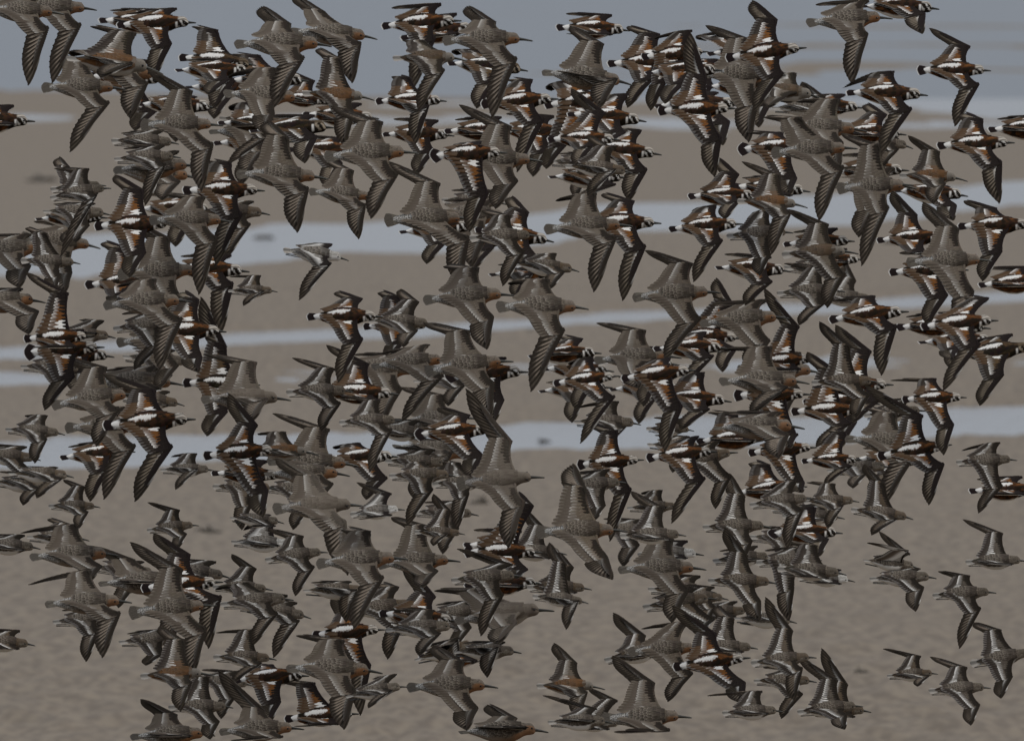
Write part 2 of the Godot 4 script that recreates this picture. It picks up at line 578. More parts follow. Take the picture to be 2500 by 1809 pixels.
func tail_mesh(kind: String, look: String, spread: float) -> ArrayMesh:
	fresh()
	for k in 12:
		var u := (k - 5.5) / 5.5
		var an := u * spread
		var dir := Vector3(-cos(an), 0.02, sin(an)).normalized()
		var side := Vector3(sin(an), 0, cos(an)) * signf(u)
		var base := Vector3(-0.30, 0.004 + 0.006 * (1.0 - absf(u)), 0.016 * u)
		var mid := 1.0 - absf(u)
		var length := 0.205 - 0.014 * absf(u)
		var cols := []
		for s in 6:
			var t: float = LONG_T[s]
			var a: Color
			var shaft: Color
			var e: Color
			match kind:
				"turnstone":
					var white := lin(0.640, 0.630, 0.610)
					var black := lin(0.014, 0.010, 0.008)
					a = white if t < 0.4 else black
					if t > 0.97:
						a = white
					shaft = a
					e = a
				"red_knot", "grey_knot":
					a = lin(0.049, 0.042, 0.035) if (s + k) % 2 == 0 else lin(0.166, 0.150, 0.131)
					shaft = lin(0.066, 0.058, 0.049)
					e = lin(0.160, 0.144, 0.125) if (s + k) % 2 == 0 else lin(0.060, 0.051, 0.043)
					if t > 0.97:
						a = e
				_:
					a = lin(0.024, 0.020, 0.016).lerp(lin(0.254, 0.231, 0.206), smoothstep(0.25, 0.75, absf(u)))
					shaft = a.lerp(lin(0.336, 0.319, 0.294), 0.3)
					e = a.lerp(lin(0.497, 0.477, 0.447), 0.35)
			cols.append([a, shaft, e])
		var up := Vector3(0, 1, 0)
		quill(base + up * (0.0035 * mid * 2.0 + 0.0012 * k / 12.0), dir, side, up, length, 0.036, 0.0, 0.0, cols)
	return packed(plumage)

func bill_mesh(kind: String) -> ArrayMesh:
	fresh()
	var length: float = LOOK[kind].bill
	var droop: float = LOOK[kind].droop
	var path := []
	var radii := []
	var cols := []
	for k in 9:
		var t := k / 8.0
		path.append(Vector3(0.5 - length - 0.012 + (length + 0.012) * t, -0.004 - droop * (0.6 * t + 0.4 * t * t), 0))
		radii.append(lerpf(0.021, 0.0085, pow(t, 0.6)) if t < 0.95 else 0.005)
		cols.append(lin(0.010, 0.008, 0.006))
	tube(path, radii, 8, cols, Vector3.UP)
	return packed(horn)

func eye_mesh() -> SphereMesh:
	var s := SphereMesh.new()
	s.radius = 0.0125
	s.height = 0.025
	s.radial_segments = 12
	s.rings = 6
	s.material = jet
	return s

func leg_mesh() -> ArrayMesh:
	fresh()
	var dark := lin(0.015, 0.013, 0.012)
	tube([Vector3(-0.10, -0.085, 0), Vector3(-0.22, -0.080, 0.002), Vector3(-0.37, -0.066, 0.004)], [0.010, 0.0055, 0.006], 6, [dark, dark, dark], Vector3.UP)
	for k in 3:
		tube([Vector3(-0.365, -0.066, 0.004), Vector3(-0.41, -0.063, 0.004 + (k - 1) * 0.006), Vector3(-0.455, -0.060, 0.004 + (k - 1) * 0.011)], [0.006, 0.0045, 0.002], 5, [dark, dark, dark], Vector3.UP)
	return packed(horn)

# Colours of a wing: the three vanes of a flight feather along its length, and the covert rows.
func flight_colours(kind: String, look: String, primary: bool, u: float) -> Array:
	var dark := lin(0.020, 0.016, 0.014)
	var web := lin(0.100, 0.082, 0.066)
	var pale := lin(0.276, 0.244, 0.212)
	var bar := lin(0.370, 0.352, 0.326)
	var reach := 0.30
	match kind:
		"turnstone":
			bar = lin(0.800, 0.790, 0.770)
			reach = 0.36 if not primary else 0.24 + 0.16 * (1.0 - u)
			web = lin(0.113, 0.093, 0.073) if primary else lin(0.049, 0.038, 0.031)
			if not primary and u > 0.62:
				reach = 0.05
				dark = lin(0.070, 0.038, 0.019)
				web = lin(0.035, 0.024, 0.017)
		"red_knot", "grey_knot":
			dark = lin(0.077, 0.061, 0.049) if not primary else dark
			web = lin(0.133, 0.110, 0.089)
			reach = 0.16 if not primary else 0.20
		"sanderling":
			bar = lin(0.800, 0.790, 0.770)
			reach = 0.50 if not primary else 0.42
		"sandpiper":
			bar = lin(0.780, 0.765, 0.740)
			reach = 0.36 if not primary else 0.36
			if look == "brown":
				web = lin(0.093, 0.074, 0.057)
		"dunlin":
			bar = lin(0.560, 0.540, 0.510)
			reach = 0.34
	var out := []
	for k in 6:
		var t: float = LONG_T[k]
		var s := smoothstep(reach + 0.10, reach - 0.10, t)
		var lead := (web * 2.3).lerp(dark, smoothstep(0.70, 1.0, t) if u < 0.85 else 0.8).lerp(bar, s * 0.7) if primary else dark.lerp(bar, s * 0.8)
		var shaft := dark.lerp(bar, s) if primary else pale.lerp(dark, 0.6 + 0.4 * t).lerp(bar, s)
		var trail := dark.lerp(web * 1.7, 0.95 * smoothstep(1.0, 0.55, t)).lerp(bar, s * 0.92)
		if not primary and t > 0.9:
			trail = web.lerp(bar, 0.5)
			lead = web.lerp(bar, 0.2)
		out.append([lead, shaft, trail])
	return out

var wear := 0.0   # how far this bird's coverts have bleached since the moult

func covert_colours(kind: String, look: String, row: int, a: float, on_hand: bool) -> Array:
	# row 0 greater, 1 median, 2 lesser, 3 marginal; a runs from the body (0) to the wrist (1)
	var j := rng.randf_range(-0.12, 0.12)
	var core: Color
	var fringe: Color
	match kind:
		"turnstone":
			var pale := look == "pale"
			var rust := lin(0.158, 0.068, 0.024) if not pale else lin(0.096, 0.063, 0.036)
			var black := lin(0.016, 0.013, 0.012)
			core = rust * (1.0 + j)
			fringe = rust * 1.15
			if on_hand or row == 3 or (row == 2 and a > 0.45) or (row == 1 and a > 0.68) or a > 0.86:
				core = black
				fringe = lin(0.031, 0.026, 0.022)
			elif (row == 2 or row == 1) and a > 0.06 and a < 0.27:
				core = lin(0.760, 0.750, 0.730)
				fringe = lin(0.800, 0.790, 0.770)
			elif row == 0:
				core = rust.lerp(black, 0.25 + 0.5 * a)
				fringe = lin(0.800, 0.790, 0.770)
		"red_knot", "grey_knot":
			core = lin(0.094, 0.076, 0.060) * (1.0 + j)
			fringe = lin(0.179, 0.150, 0.122)
			if kind == "grey_knot":
				core = lin(0.122, 0.102, 0.084) * (1.0 + 0.5 * j)
				fringe = lin(0.160, 0.136, 0.113)
			elif look == "red":
				core = lin(0.102, 0.076, 0.052) * (1.0 + j)
			if on_hand or (row >= 2 and a > 0.6) or (row == 3 and a > 0.3):
				core = core.lerp(lin(0.020, 0.016, 0.014), 0.92 if kind == "red_knot" else 0.7)
				fringe = lin(0.040, 0.033, 0.027)
			elif row == 0:
				fringe = lin(0.469, 0.449, 0.420)
		"dunlin":
			core = lin(0.100, 0.080, 0.061) * (1.0 + j)
			if a < 0.3 and not on_hand and look != "plain":
				core = core.lerp(lin(0.154, 0.070, 0.026), 0.6)
			fringe = lin(0.146, 0.122, 0.098)
			if on_hand or row == 3 or (row >= 2 and a > 0.6):
				core = lin(0.027, 0.021, 0.017)
				fringe = lin(0.047, 0.038, 0.031)
			elif row == 0:
				fringe = lin(0.600, 0.580, 0.550)
		"sandpiper":
			core = lin(0.049, 0.041, 0.034) * (1.0 + 2.0 * j)
			fringe = lin(0.160, 0.133, 0.108)
			if look == "brown":
				core = lin(0.067, 0.050, 0.036) * (1.0 + j)
				fringe = lin(0.141, 0.106, 0.074)
			if on_hand or row == 3 or (row >= 2 and a > 0.55):
				core = lin(0.020, 0.016, 0.014)
				fringe = lin(0.034, 0.028, 0.023)
			elif row == 0:
				fringe = lin(0.780, 0.765, 0.740)
		_:
			core = lin(0.133, 0.122, 0.110) * (1.0 + 2.0 * j)
			fringe = lin(0.444, 0.434, 0.415)
			if on_hand or row == 3 or (row >= 2 and a > 0.35) or a > 0.8:
				core = lin(0.016, 0.013, 0.012)
				fringe = lin(0.030, 0.026, 0.023)
			elif row == 0:
				fringe = lin(0.800, 0.790, 0.770)
	if kind == "turnstone" or core.g < 0.035 or core.g > 0.25:
		return [core, fringe]
	var straw := lin(0.145, 0.125, 0.104)
	return [core.lerp(straw, wear * 0.4), fringe.lerp(straw, wear * 0.2)]

func secondary_base(u: float, wrist: Vector3, elbow: Vector3, root: Vector3) -> Vector3:
	return wrist.lerp(elbow, u / 0.6) if u < 0.6 else elbow.lerp(root, (u - 0.6) / 0.4)

func secondary_length(u: float) -> float:
	return 0.245 + 0.03 * sin(u * PI) + 0.045 * smoothstep(0.75, 1.0, u)

func add_wing(bird: Node3D, kind: String, look: String, wrist: Vector3, tip: Vector3, s: float) -> void:
	# bird axes: x forward, y up, z to its right; s is +1 for the right wing, -1 for the left
	var shoulder := Vector3(0.17, 0.030, 0.065 * s)
	var back := Vector3(-1, 0.10, 0).normalized()
	var arm := wrist - shoulder
	var hand := tip - wrist
	var ha := hand.normalized()
	var arm_n := back.cross(arm.normalized()) * s
	arm_n = (arm_n + Vector3(0, 0.15, 0)).normalized()
	var hand_n := (back.cross(ha) * s + arm_n * 0.45).normalized()
	var elbow := shoulder.lerp(wrist, 0.50) + back * 0.085
	var root := Vector3(-0.035, 0.055, 0.062 * s)
	# --- flight feathers
	fresh()
	var first := back.slerp(ha, 0.34) if back.angle_to(ha) < 3.0 else back
	var hand_len := hand.length()
	var froms := []
	var tos := []
	for i in 25:
		var u := i / 24.0
		froms.append(wrist + ha * (hand_len * 0.40 * u))
		tos.append((wrist + first * 0.295).lerp(tip, pow(u, 0.95)) + back * (0.062 * sin(u * PI)) * clampf(1.6 * sin(back.angle_to(ha)), 0.0, 1.0))
	for i in 10:
		var u := i / 9.0
		var from: Vector3 = wrist + ha * (hand_len * 0.40 * u)
		var to: Vector3 = (wrist + first * 0.295).lerp(tip, pow(u, 0.95)) + back * (0.062 * sin(u * PI)) * clampf(1.6 * sin(back.angle_to(ha)), 0.0, 1.0)
		var dir := (to - from).normalized()
		var nor := arm_n.lerp(hand_n, 0.35 + 0.65 * u).normalized()
		nor = (nor - dir * nor.dot(dir)).normalized()
		var side := dir.cross(nor) * s
		var side_l := (side * 0.992 - nor * 0.13).normalized()
		var nor_l := (nor * 0.992 + side * 0.13).normalized()
		var base := from - nor * 0.004 - nor * (0.0011 * i)
		quill(base, dir, side_l, nor_l, from.distance_to(to), 0.074 - 0.028 * u, 0.02 + 0.13 * u, 1.4 * sin(u * PI * 0.9) + 0.2, flight_colours(kind, look, true, u))
	for i in 13:
		var u := i / 12.0
		var base := secondary_base(u, wrist, elbow, root)
		var dir := first.slerp(back, minf(1.0, u * 1.9)).normalized()
		var nor := (arm_n - dir * arm_n.dot(dir)).normalized()
		var side := dir.cross(nor) * s
		var side_l := (side * 0.985 - nor * 0.15).normalized()
		quill(base - nor * 0.004 + nor * (0.0009 * i), dir, side_l, nor, secondary_length(u), 0.066, 0.04, 0.0, flight_colours(kind, look, false, u))
	# the inner webs overlap into one sheet below the shafts
	var b0 := V.size()
	var rows := 0
	for i in range(24, -1, -1):
		var u := i / 24.0
		var from: Vector3 = froms[i]
		var to: Vector3 = tos[i]
		var dir := (to - from).normalized()
		var nor := arm_n.lerp(hand_n, 0.35 + 0.65 * u).normalized()
		nor = (nor - dir * nor.dot(dir)).normalized()
		var cc := flight_colours(kind, look, true, u)
		for q in 5:
			var t := [0.0, 0.25, 0.5, 0.76, 0.975][q] as float
			V.append(from.lerp(to, t) - nor * (0.018 + 0.05 * from.distance_to(to) * t * t))
			N.append(nor)
			C.append(cc[mini(q, 4)][2])
		rows += 1
	for i in 21:
		var u := i / 20.0
		var base := secondary_base(u, wrist, elbow, root)
		var dir := first.slerp(back, minf(1.0, u * 1.9)).normalized()
		var nor := (arm_n - dir * arm_n.dot(dir)).normalized()
		var cc := flight_colours(kind, look, false, u)
		for q in 5:
			var t := [0.0, 0.25, 0.5, 0.76, 0.975][q] as float
			V.append(base + dir * (secondary_length(u) * t) - nor * (0.018 + 0.05 * secondary_length(u) * t * t))
			N.append(nor)
			C.append(cc[mini(q, 4)][2])
		rows += 1
	for i in rows - 1:
		for q in 4:
			var p := b0 + i * 5 + q
			I.append_array([p, p + 1, p + 5, p + 1, p + 6, p + 5])
	var quills := packed(plumage)
	# --- the arm under its coverts
	fresh()
	var rowdata := [[0.80, 0.165, 0.058, 13], [0.52, 0.125, 0.052, 12], [0.27, 0.100, 0.048, 12], [0.03, 0.080, 0.044, 11]]
	for row in 4:
		var rd: Array = rowdata[row]
		var cnt: int = rd[3]
		for i in cnt:
			var a := (i + 0.5 * (row % 2)) / (cnt - 0.5)
			var lead := shoulder.lerp(wrist, a) + back * (0.030 * sin(a * PI))
			# the bones lie behind the leading edge: root - elbow - wrist
			var bone := root.lerp(elbow, a / 0.45) if a < 0.45 else elbow.lerp(wrist, (a - 0.45) / 0.55)
			var base := lead.lerp(bone, rd[0])
			var dir := back.slerp(first, smoothstep(0.3, 1.0, a)).normalized()
			var nor := (arm_n - dir * arm_n.dot(dir)).normalized()
			var side := nor.cross(dir)
			var cc := covert_colours(kind, look, row, a, false)
			covert(base + nor * (0.003 + 0.0035 * row + 0.0006 * (i % 3)), dir, side, nor, rd[1], rd[2], cc[0], cc[1])
	for row in 2:
		var cnt := 11
		for i in cnt:
			var u := float(i) / (cnt - 1)
			var dir := first.slerp(ha, pow(u, 0.8) * 0.96).normalized()
			var nor := arm_n.lerp(hand_n, 0.35 + 0.65 * u).normalized()
			nor = (nor - dir * nor.dot(dir)).normalized()
			var side := nor.cross(dir)
			var cc := covert_colours(kind, look, row + 1, u, true)
			var fr: Color = cc[1]
			if row == 0 and kind != "turnstone":
				fr = fr.lerp(lin(0.497, 0.477, 0.447), 0.45 * (1.0 - u))
			var base := wrist + ha * (hand_len * (0.40 * u - 0.03 * row)) + nor * (0.004 + 0.004 * row + 0.0004 * (i % 3))
			covert(base, dir, side, nor, (0.065 + 0.17 * u) * (1.0 - 0.40 * row), 0.060 - 0.018 * u, cc[0], fr)
	# rounded leading edge over arm and hand
	var e0: Color = covert_colours(kind, look, 3, 0.1, false)[0]
	var e1: Color = covert_colours(kind, look, 3, 1.0, true)[0]
	var d0 := back * 0.012
	tube([shoulder - arm * 0.25 + d0, shoulder + d0, shoulder.lerp(wrist, 0.25) + d0 + back * 0.020, shoulder.lerp(wrist, 0.5) + d0 + back * 0.028, shoulder.lerp(wrist, 0.75) + d0 + back * 0.020, wrist.lerp(shoulder, 0.10) + d0 + back * 0.006, wrist + back * 0.020, wrist + ha * (hand_len * 0.10) + d0 * 0.7, wrist + ha * (hand_len * 0.24) + d0 * 0.2, wrist + ha * (hand_len * 0.45)],
		[0.030, 0.026, 0.018, 0.016, 0.017, 0.020, 0.022, 0.016, 0.009, 0.003], 8, [e0, e0, e0, e0.lerp(e1, 0.3), e0.lerp(e1, 0.7), e1, e1, e1, e1, e1], arm_n)
	# pale lining under the arm
	var b := V.size()
	for i in 7:
		var a := i / 6.0
		var lead := shoulder.lerp(wrist, a) + back * (0.030 * sin(a * PI))
		var bone := root.lerp(elbow, a / 0.45) if a < 0.45 else elbow.lerp(wrist, (a - 0.45) / 0.55)
		var dir := back.slerp(first, smoothstep(0.3, 1.0, a)).normalized()
		for q in 4:
			var p := lead.lerp(bone + dir * 0.085, q / 3.0) - arm_n * (0.007 + 0.006 * sin(q / 3.0 * PI))
			V.append(p)
			N.append(-arm_n)
			C.append(lin(0.438, 0.419, 0.390).lerp(lin(0.199, 0.186, 0.172), float(q == 0)))
	for i in 6:
		for q in 3:
			var p := b + i * 4 + q
			I.append_array([p, p + 1, p + 4, p + 1, p + 5, p + 4])
	var wing := part("wing", packed(plumage), bird)
	part("flight_feathers", quills, wing)

func numbered(called: String) -> String:
	if not names.has(called):
		names[called] = 0
		return called
	names[called] += 1
	return "%s_%03d" % [called, names[called]]

func add_bird(d: Array) -> void:
	var kind: String = d[0]
	var look: String = d[1]
	var key := kind + look
	if not kit.has(key):
		kit[key] = {"bodies": range(4).map(func(q): return body_mesh(kind, look, q)), "bill": bill_mesh(kind), "tails": [tail_mesh(kind, look, 0.22), tail_mesh(kind, look, 0.36), tail_mesh(kind, look, 0.66)]}
	if not kit.has("eye"):
		kit["eye"] = eye_mesh()
		kit["leg"] = leg_mesh()
	var p: Array = d[4]
	var bird := Node3D.new()
	bird.name = numbered(kind)
	add_child(bird)
	var heading := deg_to_rad(p[4])
	var climb := deg_to_rad(p[5])
	var bank := deg_to_rad(p[6])
	var fwd := Vector3(cos(climb) * cos(heading), sin(climb), cos(climb) * sin(heading))
	var up := Vector3(-sin(climb) * cos(heading), cos(climb), -sin(climb) * sin(heading))
	var rt := fwd.cross(up)
	up = up * cos(bank) + rt * sin(bank)
	rt = fwd.cross(up)
	bird.transform = Transform3D(Basis(fwd, up, rt).scaled(Vector3.ONE * float(p[3])), Vector3(p[0], p[1], p[2]))
	tagged(bird, d[2], "bird", d[3])
	var k: Dictionary = kit[key]
	part("body", k.bodies[rng.randi() % 4], bird)
	part("tail", k.tails[int(p[7])], bird)
	part("bill", k.bill, bird)
	for s in [1.0, -1.0]:
		var e := part("eye", kit.eye, bird)
		e.position = Vector3(0.5 - float(LOOK[kind].bill) - 0.046, 0.030, 0.0475 * s)
	if kind == "sanderling" or kind == "sandpiper":
		for s in [1.0, -1.0]:
			var l := part("leg", kit.leg, bird)
			l.position = Vector3(0, 0, 0.022 * s)
	wear = rng.randf()
	var w: Array = d[5]
	add_wing(bird, kind, look, Vector3(w[0], w[1], w[2]), Vector3(w[3], w[4], w[5]), 1.0)
	add_wing(bird, kind, look, Vector3(w[6], w[7], w[8]), Vector3(w[9], w[10], w[11]), -1.0)

func build_flock() -> void:
	rng.seed = 4
	cells = FastNoiseLite.new()
	cells.seed = 8
	cells.noise_type = FastNoiseLite.TYPE_CELLULAR
	cells.cellular_return_type = FastNoiseLite.RETURN_DISTANCE2_SUB
	cells.cellular_jitter = 0.9
	cells.frequency = 1.0
	cells.fractal_type = FastNoiseLite.FRACTAL_NONE
	plumage = StandardMaterial3D.new()
	plumage.vertex_color_use_as_albedo = true
	plumage.roughness = 0.8
	plumage.metallic_specular = 0.15
	plumage.cull_mode = BaseMaterial3D.CULL_DISABLED
	horn = StandardMaterial3D.new()
	horn.vertex_color_use_as_albedo = true
	horn.roughness = 0.4
	jet = StandardMaterial3D.new()
	jet.albedo_color = Color(0.03, 0.025, 0.022)
	jet.roughness = 0.1
	for d in FLOCK:
		add_bird(d)

# kind, look, label, group, [x, y, z, length, heading, climb, bank, tail spread],
# [wrist and tip of the right wing, wrist and tip of the left wing] in body lengths
const FLOCK := [
	["red_knot", "", "rusty-faced grey knot, one long wing hanging down, following a knot", "knots in the flock", [-1.338, 3.434, -38.958, 0.2302, -4.9, -1.5, 41.9, 1], [0.298, -0.011, 0.289, 0.064, -0.364, 0.893, 0.24, 0.072, -0.22, -0.36, 0.104, -0.2]],
	["red_knot", "", "rusty-faced grey knot, one long wing hanging down, ahead of a knot", "knots in the flock", [-1.263, 3.442, -39.375, 0.2335, 7, -0.5, 42.5, 1], [0.336, -0.032, 0.277, 0.033, -0.339, 0.931, 0.24, 0.043, -0.22, -0.36, 0.046, -0.2]],
	["dunlin", "", "rust-backed grey-headed dunlin, one wing raised, one folded low, just above a knot", "dunlins in the flock", [-1.038, 3.304, -37.265, 0.2578, -2.6, -6.5, 20.4, 0], [0.166, 0.135, 0.297, -0.146, 0.089, 0.616, 0.172, 0.227, -0.292, -0.291, 0.22, -0.47]],
	["turnstone", "", "rust-and-white turnstone, one long wing hanging down, ahead of a turnstone", "turnstones in the flock", [-1.019, 3.391, -40.802, 0.2293, 3.3, 2.2, 37.5, 0], [0.196, -0.082, 0.317, -0.03, -0.304, 0.703, 0.24, 0.042, -0.22, -0.36, 0.045, -0.2]],
	["red_knot", "", "rusty-faced grey knot, one wing raised, one hanging, following a dunlin", "knots in the flock", [-1.197, 3.218, -39.785, 0.2346, 3.5, 0.1, 42.3, 1], [0.315, -0.019, 0.263, -0.129, -0.253, 0.835, 0.026, 0.12, -0.347, -0.347, -0.004, -0.578]],
	["red_knot", "", "rusty-faced grey knot, one wing hanging, one swept back, just below a dunlin", "knots in the flock", [-1.132, 3.253, -41.214, 0.2648, 1.2, -6.9, 19.9, 1], [0.32, -0.017, 0.257, 0.185, -0.311, 0.604, -0.27, 0.109, -0.189, -0.567, -0.052, -0.467]],
	["turnstone", "", "rust-and-white turnstone, one long wing hanging down, just below a knot and just below a dunlin", "turnstones in the flock", [-1.138, 3.224, -42.043, 0.2364, 3.3, -2.8, 50.6, 0], [0.409, -0.129, 0.396, 0.169, -0.049, 0.773, 0.24, 0.073, -0.22, -0.36, 0.106, -0.2]],
	["red_knot", "", "level rusty-faced grey knot, one wing raised high, one hanging, just below a turnstone", "knots in the flock", [-0.854, 3.15, -36.843, 0.2156, 6.1, 0.5, 56.4, 1], [0.401, 0.031, 0.31, 0.272, -0.102, 0.879, 0.099, 0.066, -0.423, -0.458, 0.112, -0.739]],
	["sandpiper", "", "speckled grey sandpiper, wings drawn back, just above a sandpiper", "sandpipers in the flock", [-1.035, 3.061, -40.198, 0.1918, -2.1, -1.3, 30.4, 1], [0.24, 0.074, 0.22, -0.36, 0.109, 0.2, 0.24, 0.043, -0.22, -0.36, 0.046, -0.2]],
	["sandpiper", "", "level speckled grey sandpiper, one long wing hanging down, just above a knot", "sandpipers in the flock", [-0.998, 3.033, -39.017, 0.1834, 0.7, 2.6, 27.4, 0], [0.274, 0.021, 0.292, -0.063, -0.386, 0.758, 0.24, 0.065, -0.22, -0.36, 0.09, -0.2]],
	["red_knot", "", "rusty-faced grey knot, wings drawn back, just above a knot", "knots in the flock", [-1.001, 2.991, -40.085, 0.2439, 6.7, 4.2, 30.8, 1], [0.24, 0.097, 0.22, -0.36, 0.153, 0.2, 0.24, 0.048, -0.22, -0.36, 0.057, -0.2]],
	["red_knot", "", "rusty-faced grey knot, wings swept level, just below a knot and just below a sandpiper", "knots in the flock", [-1.051, 2.939, -42.138, 0.2588, -6.3, -2.8, 12.6, 1], [0.243, -0.006, 0.303, 0.02, -0.129, 0.654, 0.24, 0.047, -0.22, -0.36, 0.054, -0.2]],
	["turnstone", "", "rust-and-white turnstone, wings drawn back, following a knot", "turnstones in the flock", [-1.431, 3.128, -39.312, 0.2316, -4.4, 1.6, 30.2, 1], [0.24, 0.084, 0.22, -0.36, 0.127, 0.2, 0.24, 0.073, -0.22, -0.36, 0.105, -0.2]],
	["red_knot", "", "rusty-faced grey knot, one wing raised, one hanging, just above a turnstone and following a knot", "knots in the flock", [-0.596, 3.357, -37.102, 0.2548, 0.5, 0.3, 31.3, 1], [0.216, 0.017, 0.313, -0.091, -0.296, 0.729, 0.07, 0.043, -0.303, -0.237, 0.081, -0.641]],
	["red_knot", "", "rusty-faced grey knot, one wing raised, one hanging, ahead of a knot", "knots in the flock", [-0.498, 3.367, -39.817, 0.246, -0.4, -3.6, 28.6, 1], [0.316, 0.043, 0.265, 0.241, -0.26, 0.635, -0.121, 0.098, -0.308, -0.472, 0.144, -0.613]],
	["dunlin", "", "level rust-backed grey-headed dunlin, one wing raised high, one hanging, just above a turnstone", "dunlins in the flock", [-0.479, 3.2, -39.399, 0.2033, -6.8, -3.3, 36.7, 0], [0.203, -0.065, 0.297, 0.075, -0.347, 0.681, 0.025, 0.291, -0.407, -0.265, 0.239, -0.757]],
	["red_knot", "", "climbing rusty-faced grey knot, one wing raised, one hanging, ahead of a turnstone", "knots in the flock", [-0.363, 3.077, -36.66, 0.2411, -1.6, 3.6, 44.8, 1], [0.26, -0.028, 0.31, -0.055, -0.217, 0.736, 0.139, 0.11, -0.34, -0.391, 0.133, -0.645]],
	["turnstone", "pale", "dull brown turnstone, one bent wing hanging down, just below a turnstone", "turnstones in the flock", [-0.603, 3.112, -38.986, 0.2343, 6.9, 3.2, 12.8, 0], [0.323, -0.056, 0.239, 0.199, -0.255, 0.618, 0.24, 0.089, -0.22, -0.36, 0.138, -0.2]],
	["sandpiper", "", "speckled grey sandpiper, one long wing hanging down, just above a brown turnstone", "sandpipers in the flock", [-0.737, 3.117, -40.366, 0.1847, 1.2, -5.2, 33.1, 0], [0.301, -0.067, 0.286, -0.308, -0.326, 0.713, 0.24, 0.052, -0.22, -0.36, 0.064, -0.2]],
	["turnstone", "pale", "dull brown turnstone, one wing raised, one hanging, just above a turnstone", "turnstones in the flock", [-0.835, 3.287, -40.384, 0.2231, 6.1, -5.6, 44.1, 0], [0.263, -0.04, 0.299, 0.066, -0.111, 0.723, -0.059, 0.124, -0.407, -0.379, -0.046, -0.652]],
	["turnstone", "", "rust-and-white turnstone, wings swept level, just below a brown turnstone", "turnstones in the flock", [-0.835, 3.263, -39.971, 0.2241, -1, -0.7, 12.3, 1], [0.184, -0.043, 0.308, -0.07, -0.14, 0.654, 0.24, 0.077, -0.22, -0.36, 0.114, -0.2]],
	["turnstone", "", "level rust-and-white turnstone, one bent wing hanging down, just below a turnstone", "turnstones in the flock", [-0.859, 3.191, -42.477, 0.2358, -4.1, -0.8, 12.4, 0], [0.089, -0.034, 0.301, -0.155, -0.244, 0.622, 0.24, 0.06, -0.22, -0.36, 0.079, -0.2]],
	["turnstone", "", "rust-and-white turnstone, one wing lifted above its back, just above a knot", "turnstones in the flock", [-0.699, 3.229, -40.798, 0.2375, -2.2, -0.1, 25.6, 0], [0.24, 0.064, 0.22, -0.36, 0.087, 0.2, -0.088, 0.151, -0.338, -0.383, 0.056, -0.653]],
	["red_knot", "", "rusty-faced grey knot, one wing hanging, one swept back, just below a turnstone", "knots in the flock", [-0.668, 3.207, -38.57, 0.229, -6.6, -3.6, 31.7, 1], [0.094, -0.046, 0.299, -0.027, -0.07, 0.709, 0.134, 0.173, -0.325, -0.42, -0.028, -0.485]],
	["turnstone", "pale", "dull brown turnstone, wings swept level, just below a sandpiper", "turnstones in the flock", [-0.711, 3.125, -39.165, 0.1978, 2.3, -0.7, 20.2, 1], [0.24, 0.05, 0.22, -0.36, 0.06, 0.2, 0.003, 0.195, -0.28, -0.354, 0.026, -0.501]],
	["turnstone", "", "rust-and-white turnstone, one wing lifted above its back, just above a brown turnstone", "turnstones in the flock", [-0.604, 3.17, -41.215, 0.168, 1.6, -3.9, 34.2, 0], [0.24, 0.077, 0.22, -0.36, 0.114, 0.2, 0.163, 0.161, -0.326, -0.282, 0.212, -0.526]],
	["turnstone", "", "rust-and-white turnstone, wings drawn back, just below a dunlin", "turnstones in the flock", [-0.504, 3.113, -41.933, 0.2269, 2.9, -2.9, 30.2, 0], [0.24, 0.058, 0.22, -0.36, 0.075, 0.2, 0.24, 0.058, -0.22, -0.36, 0.075, -0.2]],
	["red_knot", "", "level rusty-faced grey knot, one wing raised high, one hanging, just below a turnstone", "knots in the flock", [-0.598, 3.015, -37.077, 0.2397, 3.6, -1.8, 44.5, 0], [0.308, 0.075, 0.266, 0.208, -0.139, 0.713, 0.04, 0.136, -0.422, -0.224, 0.082, -0.777]],
	["red_knot", "", "dipping rusty-faced grey knot, one wing raised, one hanging, just below a turnstone", "knots in the flock", [-0.455, 2.94, -38.567, 0.1913, -1.4, -4.9, 37.8, 1], [0.313, 0.052, 0.266, 0.251, -0.227, 0.684, 0.107, 0.148, -0.347, -0.284, 0.139, -0.618]],
	["turnstone", "", "rust-and-white turnstone, one wing raised, one hanging, just above a brown sandpiper", "turnstones in the flock", [-0.803, 2.933, -39.664, 0.2316, -4.9, -0, 48.8, 0], [0.199, -0.031, 0.367, -0.126, -0.273, 0.939, 0.105, 0.085, -0.35, -0.081, -0.166, -0.635]],
	["sandpiper", "brown", "level small brown sandpiper, one long wing hanging down, just below a turnstone", "sandpipers in the flock", [-0.808, 2.841, -41.362, 0.2128, 5.7, -1.2, 27.2, 0], [0.255, -0.037, 0.291, -0.057, -0.341, 0.693, 0.24, 0.041, -0.22, -0.36, 0.042, -0.2]],
	["turnstone", "", "rust-and-white turnstone, one long wing hanging down, ahead of a knot", "turnstones in the flock", [-0.876, 2.68, -41.096, 0.2403, 5.5, -1.7, 32.5, 0], [0.325, -0.033, 0.246, 0.217, -0.398, 0.724, 0.24, 0.058, -0.22, -0.36, 0.075, -0.2]],
	["sanderling", "", "white-bellied pale sanderling, one wing hanging deep, one swept back, just below a knot", "sanderlings in the flock", [-0.522, 2.791, -37.957, 0.1773, -1.4, -7.8, 25.7, 1], [0.232, 0.025, 0.309, -0.176, -0.402, 0.758, 0.226, 0.036, -0.311, -0.033, -0.147, -0.604]],
